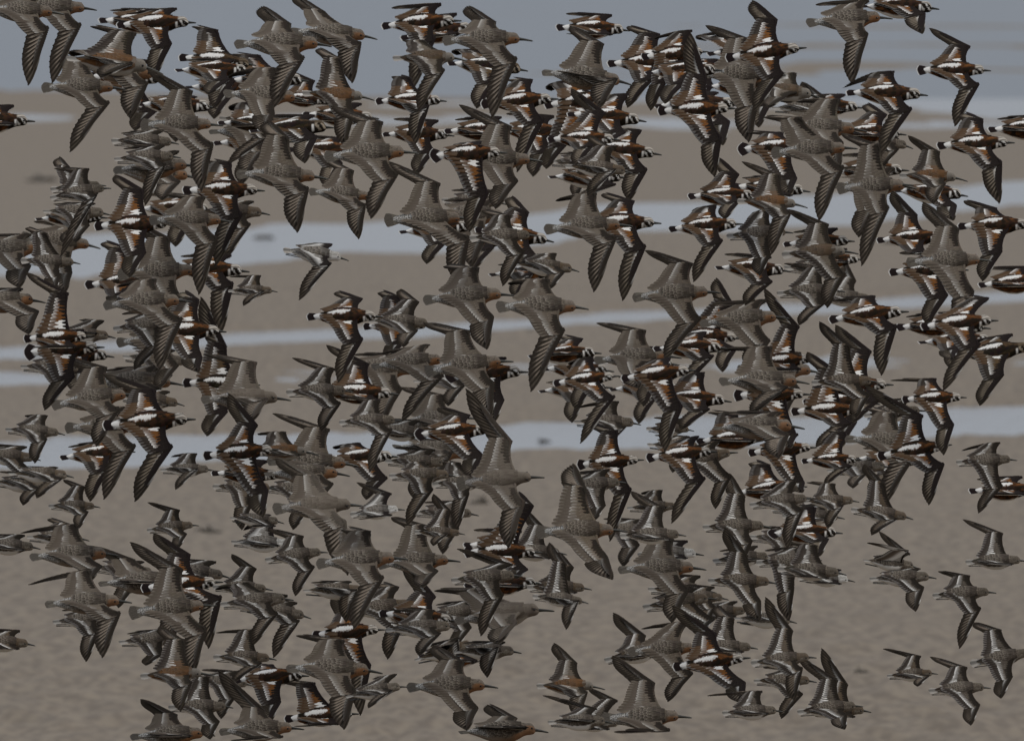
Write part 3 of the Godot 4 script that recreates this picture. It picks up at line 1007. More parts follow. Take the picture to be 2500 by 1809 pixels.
	["sandpiper", "brown", "small brown sandpiper, one wing raised, one folded low, ahead of a turnstone", "sandpipers in the flock", [-0.689, 2.696, -37.874, 0.1329, 6.7, 0.4, 20.6, 0], [0.262, 0.103, 0.286, -0.141, -0.07, 0.575, 0.126, 0.203, -0.266, -0.515, 0.18, -0.382]],
	["red_knot", "", "level rusty-faced grey knot, one wing raised, one hanging, ahead of a turnstone", "knots in the flock", [-0.842, 2.893, -37.377, 0.2201, -0.9, -0, 40.9, 1], [0.312, -0.03, 0.302, 0.089, -0.372, 0.897, 0.158, 0.064, -0.318, -0.304, 0.015, -0.477]],
	["turnstone", "", "rust-and-white turnstone, one wing raised high, one hanging, following a turnstone and just above a knot", "turnstones in the flock", [-1.022, 2.859, -38.524, 0.2178, 3, 1.9, 56.2, 0], [0.147, -0.001, 0.411, -0.04, 0.091, 0.814, 0.112, 0.067, -0.456, -0.258, 0.028, -0.75]],
	["turnstone", "", "rust-and-white turnstone, one wing raised, one folded low, just above a knot", "turnstones in the flock", [-1.103, 2.651, -40.68, 0.237, -1.3, 2.4, 34.7, 1], [0.019, 0.034, 0.277, -0.089, 0.198, 0.633, 0.058, 0.192, -0.411, -0.237, 0.122, -0.74]],
	["red_knot", "", "rusty-faced grey knot, one wing raised, one hanging, just above a knot", "knots in the flock", [-0.963, 2.717, -39.172, 0.246, 5.7, 3.4, 51.2, 1], [0.212, -0.024, 0.342, 0.17, -0.062, 0.803, 0.089, 0.092, -0.382, -0.393, 0.165, -0.67]],
	["red_knot", "", "climbing rusty-faced grey knot, one wing hanging deep, one swept back, just above a sandpiper", "knots in the flock", [-0.945, 2.688, -36.954, 0.2314, 3, 3.9, 35.9, 1], [0.385, -0.047, 0.302, 0.1, -0.354, 0.793, 0.09, 0.068, -0.307, -0.369, -0.034, -0.416]],
	["sandpiper", "", "climbing speckled grey sandpiper, one wing raised, one hanging, just below a sandpiper", "sandpipers in the flock", [-1.121, 2.972, -37.013, 0.1608, -0.6, 10.2, 36.2, 0], [0.26, 0.102, 0.287, -0.511, -0.464, 0.961, 0.186, 0.162, -0.351, -0.362, 0.164, -0.575]],
	["sandpiper", "", "climbing speckled grey sandpiper, one wing lifted above its back, just above a sandpiper", "sandpipers in the flock", [-1.235, 2.927, -40.567, 0.1607, -6, 4.9, 35.8, 1], [0.24, 0.062, 0.22, -0.36, 0.084, 0.2, -0.113, 0.182, -0.351, -0.254, 0.153, -0.762]],
	["sandpiper", "", "level speckled grey sandpiper, one bent wing hanging down, just above a turnstone", "sandpipers in the flock", [-1.198, 2.879, -39.253, 0.1886, -0.1, -1.7, 19, 0], [0.184, -0.088, 0.289, 0, -0.199, 0.672, 0.24, 0.057, -0.22, -0.36, 0.074, -0.2]],
	["turnstone", "", "rust-and-white turnstone, one bent wing hanging down, just below a sandpiper", "turnstones in the flock", [-1.245, 2.844, -40.267, 0.2075, 0.4, 1.6, 12.3, 0], [0.241, -0.045, 0.294, -0.13, -0.18, 0.555, 0.24, 0.053, -0.22, -0.36, 0.065, -0.2]],
	["red_knot", "red", "rust-washed speckled knot, one bent wing hanging down, just above a sandpiper", "knots in the flock", [-1.328, 2.745, -41.901, 0.2385, 0.1, -7.4, 44.3, 1], [0.192, -0.078, 0.421, 0.149, 0.004, 0.837, 0.24, 0.072, -0.22, -0.36, 0.103, -0.2]],
	["sandpiper", "", "speckled grey sandpiper, one wing raised, one hanging, just below a rust-washed knot", "sandpipers in the flock", [-1.258, 2.753, -38.832, 0.1636, 2.5, -2.1, 36.2, 1], [0.184, -0.074, 0.296, 0.14, -0.009, 0.708, -0.089, 0.282, -0.369, -0.439, 0.222, -0.654]],
	["turnstone", "", "rust-and-white turnstone, one long wing hanging down, following a turnstone", "turnstones in the flock", [-0.262, 3.39, -41.216, 0.2335, 3.3, 4.4, 41.6, 0], [0.169, 0.001, 0.318, -0.141, -0.272, 0.874, 0.24, 0.084, -0.22, -0.36, 0.128, -0.2]],
	["turnstone", "", "rust-and-white turnstone, wings drawn back, ahead of a turnstone and just above a dunlin", "turnstones in the flock", [-0.216, 3.357, -42.332, 0.2356, -1.3, 8.7, 30.1, 0], [0.24, 0.067, 0.22, -0.36, 0.095, 0.2, 0.24, 0.092, -0.22, -0.36, 0.145, -0.2]],
	["dunlin", "plain", "brown-backed grey-headed dunlin, one wing hanging deep, one swept back, just below a turnstone", "dunlins in the flock", [-0.214, 3.319, -37.26, 0.1959, -1.9, 0.3, 31.7, 0], [0.177, -0.004, 0.317, -0.186, -0.338, 0.752, -0.065, 0.082, -0.283, -0.239, -0.091, -0.619]],
	["turnstone", "", "rust-and-white turnstone, one wing raised, one hanging, just above a turnstone and just below a dunlin", "turnstones in the flock", [-0.275, 3.191, -38.794, 0.1961, 3.3, 0.5, 32.3, 1], [0.267, 0.088, 0.289, 0.079, -0.237, 0.723, -0.015, 0.159, -0.329, -0.162, -0.005, -0.673]],
	["turnstone", "", "rust-and-white turnstone, one bent wing hanging down, just below a turnstone and ahead of a knot", "turnstones in the flock", [-0.267, 3.075, -40.639, 0.208, 6.9, -0.6, 26.9, 0], [0.244, -0.11, 0.267, 0.038, -0.253, 0.658, 0.24, 0.095, -0.22, -0.36, 0.151, -0.2]],
	["red_knot", "", "rusty-faced grey knot, one wing raised, one hanging, just above a brown turnstone", "knots in the flock", [-0.063, 3.37, -36.844, 0.2337, 0.7, 1.3, 39.5, 1], [0.315, -0.043, 0.306, 0.027, -0.378, 0.886, 0.087, -0.013, -0.305, -0.232, -0.017, -0.639]],
	["turnstone", "pale", "dull brown turnstone, one wing hanging, one swept back, just below a knot", "turnstones in the flock", [-0.069, 3.272, -40.29, 0.2312, -2.6, -5, 24.1, 0], [0.123, -0.053, 0.303, -0.116, -0.264, 0.647, -0.119, 0.076, -0.284, -0.369, -0.117, -0.579]],
	["turnstone", "", "rust-and-white turnstone, one wing raised, one hanging, just above a turnstone", "turnstones in the flock", [0.021, 3.182, -39.531, 0.2168, 1.6, 4.4, 42.3, 1], [0.293, -0.05, 0.331, -0.094, -0.339, 0.94, 0.18, 0.047, -0.319, -0.081, -0.133, -0.608]],
	["turnstone", "", "rust-and-white turnstone, wings drawn back, just above a turnstone and just above a knot", "turnstones in the flock", [-0.085, 3.093, -40.125, 0.214, 2.6, 0.8, 30.3, 0], [0.24, 0.072, 0.22, -0.36, 0.103, 0.2, 0.24, 0.06, -0.22, -0.36, 0.081, -0.2]],
	["red_knot", "", "level rusty-faced grey knot, one wing raised high, one hanging, ahead of a turnstone", "knots in the flock", [-0.037, 3.026, -39.113, 0.2426, -0.6, 0.3, 47, 0], [0.208, -0.017, 0.311, -0.045, -0.03, 0.699, 0.137, 0.113, -0.392, -0.441, 0.146, -0.737]],
	["turnstone", "", "rust-and-white turnstone, tail fanned, one wing hanging deep, one swept back, just below a turnstone", "turnstones in the flock", [-0.114, 3.069, -37.208, 0.2047, -5.9, 2.7, 41.7, 2], [0.207, -0.251, 0.483, -0.07, -0.499, 0.91, 0.202, -0.078, -0.291, -0.085, -0.309, -0.538]],
	["turnstone", "", "rust-and-white turnstone, wings drawn back, just above a knot and following a turnstone", "turnstones in the flock", [0.233, 3.375, -41.002, 0.2159, -2.9, -2.2, 30.4, 1], [0.24, 0.049, 0.22, -0.36, 0.057, 0.2, 0.24, 0.08, -0.22, -0.36, 0.12, -0.2]],
	["red_knot", "", "dipping rusty-faced grey knot, one wing raised, one hanging, just above a turnstone", "knots in the flock", [0.2, 3.264, -37.752, 0.2439, 6.7, -6.3, 29.7, 0], [0.352, 0.131, 0.195, 0.223, 0.022, 0.615, 0.107, 0.21, -0.361, -0.298, 0.281, -0.598]],
	["turnstone", "", "rust-and-white turnstone, one wing raised, one hanging, following a turnstone and following a turnstone", "turnstones in the flock", [0.375, 3.286, -39.778, 0.221, -4.8, 0.9, 40.3, 0], [0.072, 0.012, 0.303, -0.288, -0.173, 0.636, 0.187, 0.146, -0.367, -0.19, 0.09, -0.648]],
	["turnstone", "", "climbing rust-and-white turnstone, one wing hanging deep, one swept back, just above a turnstone", "turnstones in the flock", [0.45, 3.314, -39.366, 0.1896, -6.8, 4.8, 49.3, 0], [-0.165, -0.134, 0.365, -0.46, -0.299, 0.766, 0.288, 0.086, -0.334, -0.257, -0.12, -0.457]],
	["turnstone", "", "rust-and-white turnstone, one bent wing hanging down, following a turnstone and just below a turnstone", "turnstones in the flock", [0.464, 3.273, -38.532, 0.2125, 3.3, 2.3, 14, 1], [0.038, -0.066, 0.266, -0.237, -0.241, 0.594, 0.24, 0.061, -0.22, -0.36, 0.082, -0.2]],
	["turnstone", "", "level rust-and-white turnstone, one wing raised high, one hanging, just below a turnstone", "turnstones in the flock", [0.49, 3.178, -37.835, 0.2083, 0, 2.2, 56.3, 0], [0.295, 0.007, 0.446, 0.187, -0.123, 0.945, 0.145, 0.063, -0.427, -0.042, 0.22, -1.043]],
	["turnstone", "", "rust-and-white turnstone, one bent wing hanging down, just above a turnstone and just below a turnstone", "turnstones in the flock", [0.528, 3.161, -40.48, 0.2569, -6.2, 1.1, 20.4, 0], [0.318, -0.096, 0.284, 0.198, -0.195, 0.683, 0.24, 0.051, -0.22, -0.36, 0.061, -0.2]],
	["red_knot", "", "level rusty-faced grey knot, one wing raised, one hanging, just above a turnstone", "knots in the flock", [0.628, 3.262, -38.948, 0.2405, 2.7, 0.1, 55.9, 0], [0.191, 0, 0.364, 0.085, -0.122, 0.838, 0.089, 0.064, -0.417, -0.424, 0.049, -0.655]],
	["turnstone", "", "rust-and-white turnstone, wings swept level, following a turnstone", "turnstones in the flock", [0.685, 3.304, -41.966, 0.2243, 1.3, 4.6, 18.3, 1], [0.24, 0.091, 0.22, -0.36, 0.142, 0.2, -0.352, 0.197, -0.234, -0.51, 0.018, -0.569]],
	["turnstone", "", "rust-and-white turnstone, one wing hanging, one swept back, ahead of a turnstone", "turnstones in the flock", [0.259, 3.144, -38.946, 0.2206, 6.6, -4.8, 23.9, 0], [0.267, -0.055, 0.279, 0.12, -0.006, 0.672, 0.223, 0.189, -0.301, -0.146, -0.058, -0.424]],
	["turnstone", "", "rust-and-white turnstone, one wing hanging deep, one swept back, just below a knot", "turnstones in the flock", [0.201, 3.174, -40.193, 0.2235, -2.1, 5, 48.1, 0], [-0.275, -0.197, 0.522, -0.56, -0.18, 0.885, -0.126, 0.019, -0.355, -0.374, -0.295, -0.516]],
	["turnstone", "", "rust-and-white turnstone, one wing raised high, one hanging, just above a sandpiper", "turnstones in the flock", [0.188, 3.107, -37.241, 0.1932, 1.7, -0.3, 37.6, 0], [0.131, 0.128, 0.298, -0.074, 0.104, 0.699, 0.276, 0.151, -0.378, -0.191, 0.318, -0.725]],
	["turnstone", "", "rust-and-white turnstone, one wing hanging deep, one swept back, ahead of a brown sandpiper", "turnstones in the flock", [0.307, 3.042, -39.751, 0.2238, -0.6, -5, 33.3, 1], [0.322, -0.058, 0.293, 0.124, -0.291, 0.666, 0.223, 0.113, -0.297, -0.005, -0.077, -0.599]],
	["sandpiper", "brown", "small brown sandpiper, one wing raised, one hanging, ahead of a turnstone", "sandpipers in the flock", [0.225, 3.036, -36.822, 0.1761, 0.2, -4.6, 26.9, 0], [0.243, 0.15, 0.273, -0.151, -0.119, 0.615, 0.181, 0.186, -0.296, -0.203, 0.271, -0.567]],
	["turnstone", "", "rust-and-white turnstone, wings swept level, following a brown sandpiper", "turnstones in the flock", [0.22, 2.948, -41.028, 0.233, -1.5, -0, 12.3, 0], [0.321, -0.04, 0.248, -0.152, -0.151, 0.417, 0.24, 0.099, -0.22, -0.36, 0.157, -0.2]],
	["turnstone", "", "climbing rust-and-white turnstone, one wing raised high, one hanging, ahead of a turnstone", "turnstones in the flock", [0.667, 3.332, -37.423, 0.2158, 1.5, 7.7, 53.5, 0], [0.167, -0.01, 0.342, -0.236, -0.082, 0.764, 0.183, 0.077, -0.402, -0.089, 0.067, -0.782]],
	["red_knot", "", "rusty-faced grey knot, one long wing hanging down, following a turnstone", "knots in the flock", [0.942, 3.407, -39.78, 0.2442, -5.2, 4.4, 34.4, 1], [0.164, -0.005, 0.317, -0.084, -0.348, 0.77, 0.24, 0.082, -0.22, -0.36, 0.124, -0.2]],
	["turnstone", "", "level rust-and-white turnstone, one wing hanging deep, one swept back, just above a turnstone", "turnstones in the flock", [0.986, 3.224, -37.46, 0.2167, 6.6, -1.4, 31.6, 0], [0.314, -0.064, 0.249, -0.031, -0.379, 0.743, 0.055, 0.131, -0.273, -0.581, -0.079, -0.282]],
	["dunlin", "plain", "brown-backed grey-headed dunlin, wings held short and level, just above a sandpiper", "dunlins in the flock", [0.757, 3.209, -39.36, 0.2173, 5.7, -5.7, 15.9, 0], [0.034, 0.027, 0.286, -0.155, -0.005, 0.672, 0.091, 0.167, -0.267, -0.135, -0.008, -0.573]],
	["sandpiper", "", "speckled grey sandpiper, one wing lifted above its back, following a turnstone", "sandpipers in the flock", [0.855, 3.14, -41.619, 0.1896, 0.8, 0, 18.1, 0], [0.24, 0.041, 0.22, -0.36, 0.042, 0.2, 0.312, 0.087, -0.26, -0.044, 0.27, -0.522]],
	["red_knot", "", "level rusty-faced grey knot, one wing raised, one hanging, just below a turnstone", "knots in the flock", [0.834, 3.124, -38.114, 0.2331, 4.3, -0.5, 31.6, 1], [0.235, 0.006, 0.307, 0.205, -0.055, 0.739, 0.168, 0.174, -0.324, -0.342, 0.119, -0.425]],
	["red_knot", "", "rusty-faced grey knot, one wing raised, one hanging, just below a knot", "knots in the flock", [0.786, 3.082, -37.041, 0.2251, 5.9, 4.1, 50.3, 1], [0.336, -0.006, 0.295, 0.022, -0.18, 0.899, -0.134, 0.173, -0.334, -0.583, 0.101, -0.482]],
	["turnstone", "", "rust-and-white turnstone, tail fanned, one wing hanging, one swept back, following a knot", "turnstones in the flock", [0.717, 3.066, -38.526, 0.2164, 3.2, 1.5, 37.7, 2], [0.243, -0.134, 0.437, 0.172, -0.044, 0.84, 0.066, -0.005, -0.299, -0.403, -0.045, -0.425]],
	["turnstone", "", "rust-and-white turnstone, one wing lifted above its back, following a sandpiper", "turnstones in the flock", [1.007, 3.086, -40.142, 0.2111, -0.9, -1.6, 24.4, 0], [0.24, 0.063, 0.22, -0.36, 0.086, 0.2, 0.23, 0.134, -0.286, -0.022, 0.157, -0.648]],
	["red_knot", "", "rusty-faced grey knot, one wing raised high, one hanging, ahead of a knot", "knots in the flock", [0.935, 2.994, -36.645, 0.1985, 3.3, 3.4, 56.5, 1], [0.157, 0.005, 0.354, -0.234, -0.244, 1.044, 0.083, 0.191, -0.488, -0.42, 0.189, -0.738]],
	["red_knot", "", "rusty-faced grey knot, one bent wing hanging down, following a knot and just below a turnstone", "knots in the flock", [1.034, 2.93, -40.624, 0.2432, -5.5, -0.6, 32.4, 0], [0.012, -0.099, 0.308, -0.235, -0.268, 0.67, 0.24, 0.087, -0.22, -0.36, 0.134, -0.2]],
	["sandpiper", "", "dipping speckled grey sandpiper, one bent wing hanging down, ahead of a turnstone", "sandpipers in the flock", [1.048, 3.058, -40.264, 0.1762, 0.2, -8.3, 12.3, 0], [0.256, -0.013, 0.297, 0.026, -0.25, 0.619, 0.24, 0.044, -0.22, -0.36, 0.048, -0.2]],
	["dunlin", "", "level rust-backed grey-headed dunlin, one wing raised high, one hanging, just above a turnstone", "dunlins in the flock", [1.126, 2.996, -38.032, 0.1828, 4.6, -2.4, 36, 0], [0.19, 0.111, 0.305, 0.036, 0.075, 0.724, 0.055, 0.172, -0.368, -0.42, 0.289, -0.614]],
	["turnstone", "", "rust-and-white turnstone, one wing raised, one hanging, ahead of a turnstone and just above a turnstone", "turnstones in the flock", [1.175, 3.282, -37.879, 0.1986, -1.5, -0, 45.2, 1], [0.317, 0.003, 0.278, -0.015, -0.237, 0.804, 0.213, 0.106, -0.331, -0.311, 0.151, -0.665]],
	["turnstone", "", "rust-and-white turnstone, one wing raised, one hanging, ahead of a dunlin", "turnstones in the flock", [1.219, 3.092, -37.441, 0.2085, -5.6, 2.7, 43.1, 0], [0.286, -0.023, 0.326, 0.212, -0.281, 0.798, 0.125, 0.105, -0.316, -0.049, -0.067, -0.665]],
	["turnstone", "", "rust-and-white turnstone, wings drawn back, ahead of a turnstone and ahead of a turnstone", "turnstones in the flock", [1.425, 3.107, -39.393, 0.2216, -4.6, 0.9, 30.2, 0], [0.24, 0.092, 0.22, -0.36, 0.143, 0.2, 0.24, 0.05, -0.22, -0.36, 0.061, -0.2]],
	["turnstone", "", "rust-and-white turnstone, one bent wing hanging down, ahead of a knot", "turnstones in the flock", [1.098, 3.439, -40.382, 0.227, 4, -1.3, 12.2, 0], [0.331, -0.021, 0.245, 0.314, -0.17, 0.643, 0.24, 0.088, -0.22, -0.36, 0.136, -0.2]],
	["red_knot", "", "rusty-faced grey knot, one wing raised high, one hanging, just above a turnstone", "knots in the flock", [-0.227, 2.872, -38.696, 0.2414, -5.8, 1.8, 54.9, 1], [0.422, 0.091, 0.341, 0.276, -0.071, 0.865, 0.147, 0.067, -0.417, -0.45, 0.01, -0.831]],
	["turnstone", "", "rust-and-white turnstone, one bent wing hanging down, just below a knot and following a knot", "turnstones in the flock", [-0.215, 2.795, -41.169, 0.2258, -1, 4.4, 16.9, 0], [0.112, -0.073, 0.293, -0.187, -0.234, 0.607, 0.24, 0.087, -0.22, -0.36, 0.134, -0.2]],
	["sandpiper", "", "speckled grey sandpiper, wings drawn back, just above a knot and just above a turnstone", "sandpipers in the flock", [-0.11, 2.851, -42.513, 0.1999, -0.1, -2.6, 30.3, 0], [0.24, 0.092, 0.22, -0.36, 0.144, 0.2, 0.24, 0.063, -0.22, -0.36, 0.086, -0.2]],
	["turnstone", "", "rust-and-white turnstone, one wing raised, one hanging, ahead of a sandpiper and ahead of a turnstone", "turnstones in the flock", [0.007, 2.789, -40.604, 0.2304, 2.1, -8.5, 32, 0], [0.299, -0.065, 0.272, 0.165, 0.055, 0.645, 0.126, 0.156, -0.295, -0.126, 0.154, -0.659]],
	["sandpiper", "", "speckled grey sandpiper, one wing raised, one hanging, following a turnstone and ahead of a turnstone", "sandpipers in the flock", [-0.023, 2.832, -38.293, 0.1833, -4.1, 3.2, 36.1, 1], [0.274, -0.059, 0.31, -0.083, -0.341, 0.728, 0.131, 0.133, -0.296, -0.257, 0.099, -0.569]],
	["turnstone", "", "rust-and-white turnstone, one bent wing hanging down, following a sandpiper", "turnstones in the flock", [-0.101, 2.731, -42.744, 0.2406, 4.7, 1.6, 12.4, 0], [0.21, -0.031, 0.307, -0.022, -0.194, 0.66, 0.24, 0.09, -0.22, -0.36, 0.141, -0.2]],
	["red_knot", "", "rusty-faced grey knot, one wing raised, one hanging, just below a turnstone and following a turnstone", "knots in the flock", [-0.115, 2.68, -37.893, 0.2438, 0.8, 4.4, 36.6, 1], [0.252, -0.07, 0.299, 0.158, -0.155, 0.733, 0.126, 0.136, -0.298, -0.232, 0.043, -0.565]],
	["sandpiper", "brown", "small brown sandpiper, wings held short and level, ahead of a turnstone", "sandpipers in the flock", [0.095, 2.719, -39.671, 0.188, -2.3, -4.7, 15.3, 0], [0.265, 0.032, 0.297, 0.063, -0.108, 0.662, 0.149, 0.118, -0.304, -0.174, -0.039, -0.575]],
	["turnstone", "", "rust-and-white turnstone, one bent wing hanging down, following a brown sandpiper", "turnstones in the flock", [0.041, 2.641, -42.377, 0.2232, -2.2, 2.6, 12.2, 1], [0.074, 0.054, 0.304, -0.189, -0.166, 0.613, 0.24, 0.076, -0.22, -0.36, 0.111, -0.2]],
	["red_knot", "", "rusty-faced grey knot, one wing hanging deep, one swept back, just below a turnstone", "knots in the flock", [0.079, 2.682, -36.731, 0.242, -5.2, -0.2, 41.9, 1], [0.207, -0.052, 0.321, -0.162, -0.383, 0.895, 0.08, 0.096, -0.301, -0.338, -0.07, -0.463]],
	["red_knot", "", "rusty-faced grey knot, one wing raised, one hanging, following a turnstone and just below a turnstone", "knots in the flock", [0.201, 2.874, -37.479, 0.2343, 0, 3.5, 40.2, 1], [0.3, 0.045, 0.276, 0.007, -0.253, 0.809, 0.106, 0.146, -0.371, -0.356, 0.032, -0.473]],
	["turnstone", "", "rust-and-white turnstone, one wing raised, one hanging, ahead of a knot and just below a turnstone", "turnstones in the flock", [0.297, 2.861, -38.67, 0.2193, -2.9, 0.3, 45.6, 0], [0.279, -0.038, 0.376, -0.02, -0.332, 0.994, 0.167, 0.04, -0.32, -0.204, -0.057, -0.589]],
	["turnstone", "", "rust-and-white turnstone, one wing raised, one hanging, just above a turnstone and following a turnstone", "turnstones in the flock", [0.578, 2.93, -38.938, 0.198, -2.2, 0.7, 28.2, 1], [0.211, 0.086, 0.308, -0.024, 0.034, 0.681, 0.221, 0.168, -0.282, -0.056, 0.277, -0.64]],
	["turnstone", "", "climbing rust-and-white turnstone, one wing hanging deep, one swept back, just below a turnstone", "turnstones in the flock", [0.515, 2.868, -37.838, 0.2011, -2.6, 4.5, 33.9, 0], [0.182, -0.041, 0.309, -0.25, -0.338, 0.745, 0.172, 0.094, -0.311, -0.069, -0.154, -0.566]],
	["red_knot", "", "climbing rusty-faced grey knot, one wing raised, one hanging, just above a turnstone", "knots in the flock", [0.442, 2.678, -38.241, 0.2374, 4.6, 4.3, 48.3, 0], [0.257, -0.04, 0.357, -0.167, -0.142, 0.818, 0.183, 0.093, -0.345, -0.342, 0.135, -0.591]],
	["turnstone", "", "rust-and-white turnstone, one wing raised high, one hanging, ahead of a turnstone and following a knot", "turnstones in the flock", [0.565, 2.481, -41.346, 0.2097, -4.5, -3.3, 48.2, 0], [0.401, 0.077, 0.261, 0.196, 0.069, 0.669, 0.344, 0.228, -0.414, 0.117, 0.309, -0.829]],
	["turnstone", "", "rust-and-white turnstone, wings drawn back, just above a dunlin and just below a turnstone", "turnstones in the flock", [0.749, 2.912, -41.189, 0.2313, -3.6, -3.5, 30.5, 1], [0.24, 0.05, 0.22, -0.36, 0.06, 0.2, 0.24, 0.041, -0.22, -0.36, 0.042, -0.2]],
	["dunlin", "", "rust-backed grey-headed dunlin, one wing raised, one hanging, just below a turnstone", "dunlins in the flock", [0.685, 2.937, -37.435, 0.1866, -1, -2.9, 36.4, 0], [0.255, 0.066, 0.298, -0.001, -0.277, 0.806, 0.098, 0.177, -0.392, -0.451, 0.222, -0.668]],
	["sandpiper", "brown", "small brown sandpiper, one wing hanging, one swept back, just below a dunlin", "sandpipers in the flock", [0.666, 2.84, -38.256, 0.1796, 4.7, 4, 36.6, 0], [0.153, -0.113, 0.376, -0.015, -0.152, 0.793, 0.164, 0.166, -0.36, -0.142, -0.134, -0.481]],
	["turnstone", "", "rust-and-white turnstone, wings drawn back, just above a dunlin and just above a turnstone", "turnstones in the flock", [0.877, 2.767, -40.678, 0.2066, 5.6, 3.1, 30.6, 0], [0.24, 0.069, 0.22, -0.36, 0.098, 0.2, 0.24, 0.065, -0.22, -0.36, 0.091, -0.2]],
	["dunlin", "plain", "brown-backed grey-headed dunlin, one wing raised, one hanging, just below a turnstone", "dunlins in the flock", [0.819, 2.798, -37.844, 0.2041, 5.1, 3.1, 36.6, 1], [0.316, -0.1, 0.354, 0.073, -0.323, 0.747, 0.104, 0.169, -0.358, -0.426, 0.286, -0.612]],
	["sandpiper", "", "speckled grey sandpiper, one wing lifted high, following a turnstone", "sandpipers in the flock", [0.995, 2.562, -42.623, 0.1944, 0.5, -2.6, 34.2, 0], [0.24, 0.073, 0.22, -0.36, 0.106, 0.2, 0.164, 0.098, -0.311, -0.039, 0.258, -0.704]],
	["sandpiper", "", "speckled grey sandpiper, one wing raised, one hanging, just below a sandpiper and following a sandpiper", "sandpipers in the flock", [0.82, 2.665, -39.051, 0.1878, 2, 2.6, 35.7, 0], [0.188, 0.012, 0.318, -0.199, -0.114, 0.616, 0.202, 0.159, -0.343, -0.383, 0.158, -0.542]],
	["turnstone", "", "rust-and-white turnstone, one bent wing hanging down, just below a brown sandpiper", "turnstones in the flock", [0.654, 2.736, -38.659, 0.2089, -5.8, -2.4, 18.8, 0], [0.22, -0.062, 0.294, -0.136, -0.299, 0.521, 0.24, 0.09, -0.22, -0.36, 0.141, -0.2]],
	["sandpiper", "", "speckled grey sandpiper, wings drawn back, just below a dunlin", "sandpipers in the flock", [0.891, 2.665, -41.796, 0.1858, -5.4, -3.8, 30.7, 1], [0.24, 0.072, 0.22, -0.36, 0.104, 0.2, 0.24, 0.096, -0.22, -0.36, 0.151, -0.2]],
	["turnstone", "", "rust-and-white turnstone, one wing raised high, one folded low, just above a turnstone", "turnstones in the flock", [1.087, 2.82, -38.642, 0.1981, 0.6, 3.2, 34.9, 0], [0.15, 0.004, 0.318, -0.079, 0.204, 0.613, 0.077, 0.15, -0.32, -0.247, 0.363, -0.66]],
	["red_knot", "", "level rusty-faced grey knot, one wing raised high, one hanging, ahead of a turnstone", "knots in the flock", [1.113, 2.811, -36.243, 0.2188, -2.3, 1.9, 56.2, 0], [0.252, 0.007, 0.433, 0.114, -0.116, 0.892, 0.129, 0.057, -0.391, -0.265, 0.093, -0.783]],
	["turnstone", "", "rust-and-white turnstone, one long wing hanging down, following a knot", "turnstones in the flock", [1.167, 2.704, -39.88, 0.2242, 3.1, 2.2, 42.1, 0], [0.226, -0.078, 0.373, -0.04, -0.199, 0.757, 0.24, 0.094, -0.22, -0.36, 0.148, -0.2]],
	["turnstone", "", "rust-and-white turnstone, one bent wing hanging down, just below a dunlin", "turnstones in the flock", [1.206, 2.902, -41.041, 0.2183, 1.7, -3.7, 12.2, 1], [0.347, -0.092, 0.22, 0.317, -0.185, 0.625, 0.24, 0.043, -0.22, -0.36, 0.047, -0.2]],
	["turnstone", "", "rust-and-white turnstone, one wing raised, one hanging, ahead of a knot and just above a turnstone", "turnstones in the flock", [1.313, 2.856, -38.595, 0.212, 5.3, 1.6, 40.6, 0], [0.072, -0.084, 0.407, -0.177, -0.223, 0.797, -0.008, 0.056, -0.253, -0.432, 0.048, -0.469]],
	["turnstone", "", "rust-and-white turnstone, wings drawn back, just below a turnstone", "turnstones in the flock", [1.433, 2.653, -40.569, 0.2151, -6.8, 2.8, 30, 0], [0.24, 0.081, 0.22, -0.36, 0.121, 0.2, 0.24, 0.094, -0.22, -0.36, 0.148, -0.2]],
	["turnstone", "", "rust-and-white turnstone, one wing raised, one hanging, ahead of a turnstone and just above a turnstone", "turnstones in the flock", [1.126, 2.663, -35.834, 0.1987, -5, 4.9, 44.5, 0], [0.202, -0.049, 0.357, -0.333, -0.279, 0.865, 0.419, 0.068, -0.315, 0.246, -0.158, -0.624]],
	["turnstone", "", "rust-and-white turnstone, wings drawn back, following a turnstone and following a turnstone", "turnstones in the flock", [1.194, 2.539, -40.279, 0.2176, 0.3, 1.9, 30.3, 1], [0.24, 0.082, 0.22, -0.36, 0.125, 0.2, 0.24, 0.051, -0.22, -0.36, 0.061, -0.2]],
	["turnstone", "", "rust-and-white turnstone, wings swept level, just below a turnstone", "turnstones in the flock", [1.283, 2.475, -41.008, 0.2305, -3.6, 1.3, 12.2, 0], [-0.004, -0.028, 0.249, -0.118, -0.057, 0.642, 0.24, 0.044, -0.22, -0.36, 0.048, -0.2]],
	["turnstone", "pale", "dull brown turnstone, one long wing hanging down, ahead of a turnstone", "turnstones in the flock", [1.278, 2.541, -37.638, 0.2135, -5, 7, 37.1, 0], [0.033, -0.093, 0.35, -0.319, -0.276, 0.651, 0.24, 0.047, -0.22, -0.36, 0.054, -0.2]],
	["turnstone", "", "rust-and-white turnstone, one wing raised, one hanging, ahead of a sandpiper and just above a turnstone", "turnstones in the flock", [1.104, 2.431, -37.215, 0.1713, -3, 2.1, 51.1, 0], [0.259, -0.064, 0.467, 0.074, -0.225, 0.911, 0.038, 0.053, -0.318, -0.636, -0.117, -0.498]],
	["turnstone", "", "rust-and-white turnstone, one wing hanging deep, one swept back, ahead of a sandpiper", "turnstones in the flock", [0.929, 2.651, -37.087, 0.211, 3.3, 6.5, 33.4, 1], [0.33, -0.044, 0.25, 0.08, -0.393, 0.742, 0.089, 0.052, -0.309, -0.399, 0.02, -0.428]],
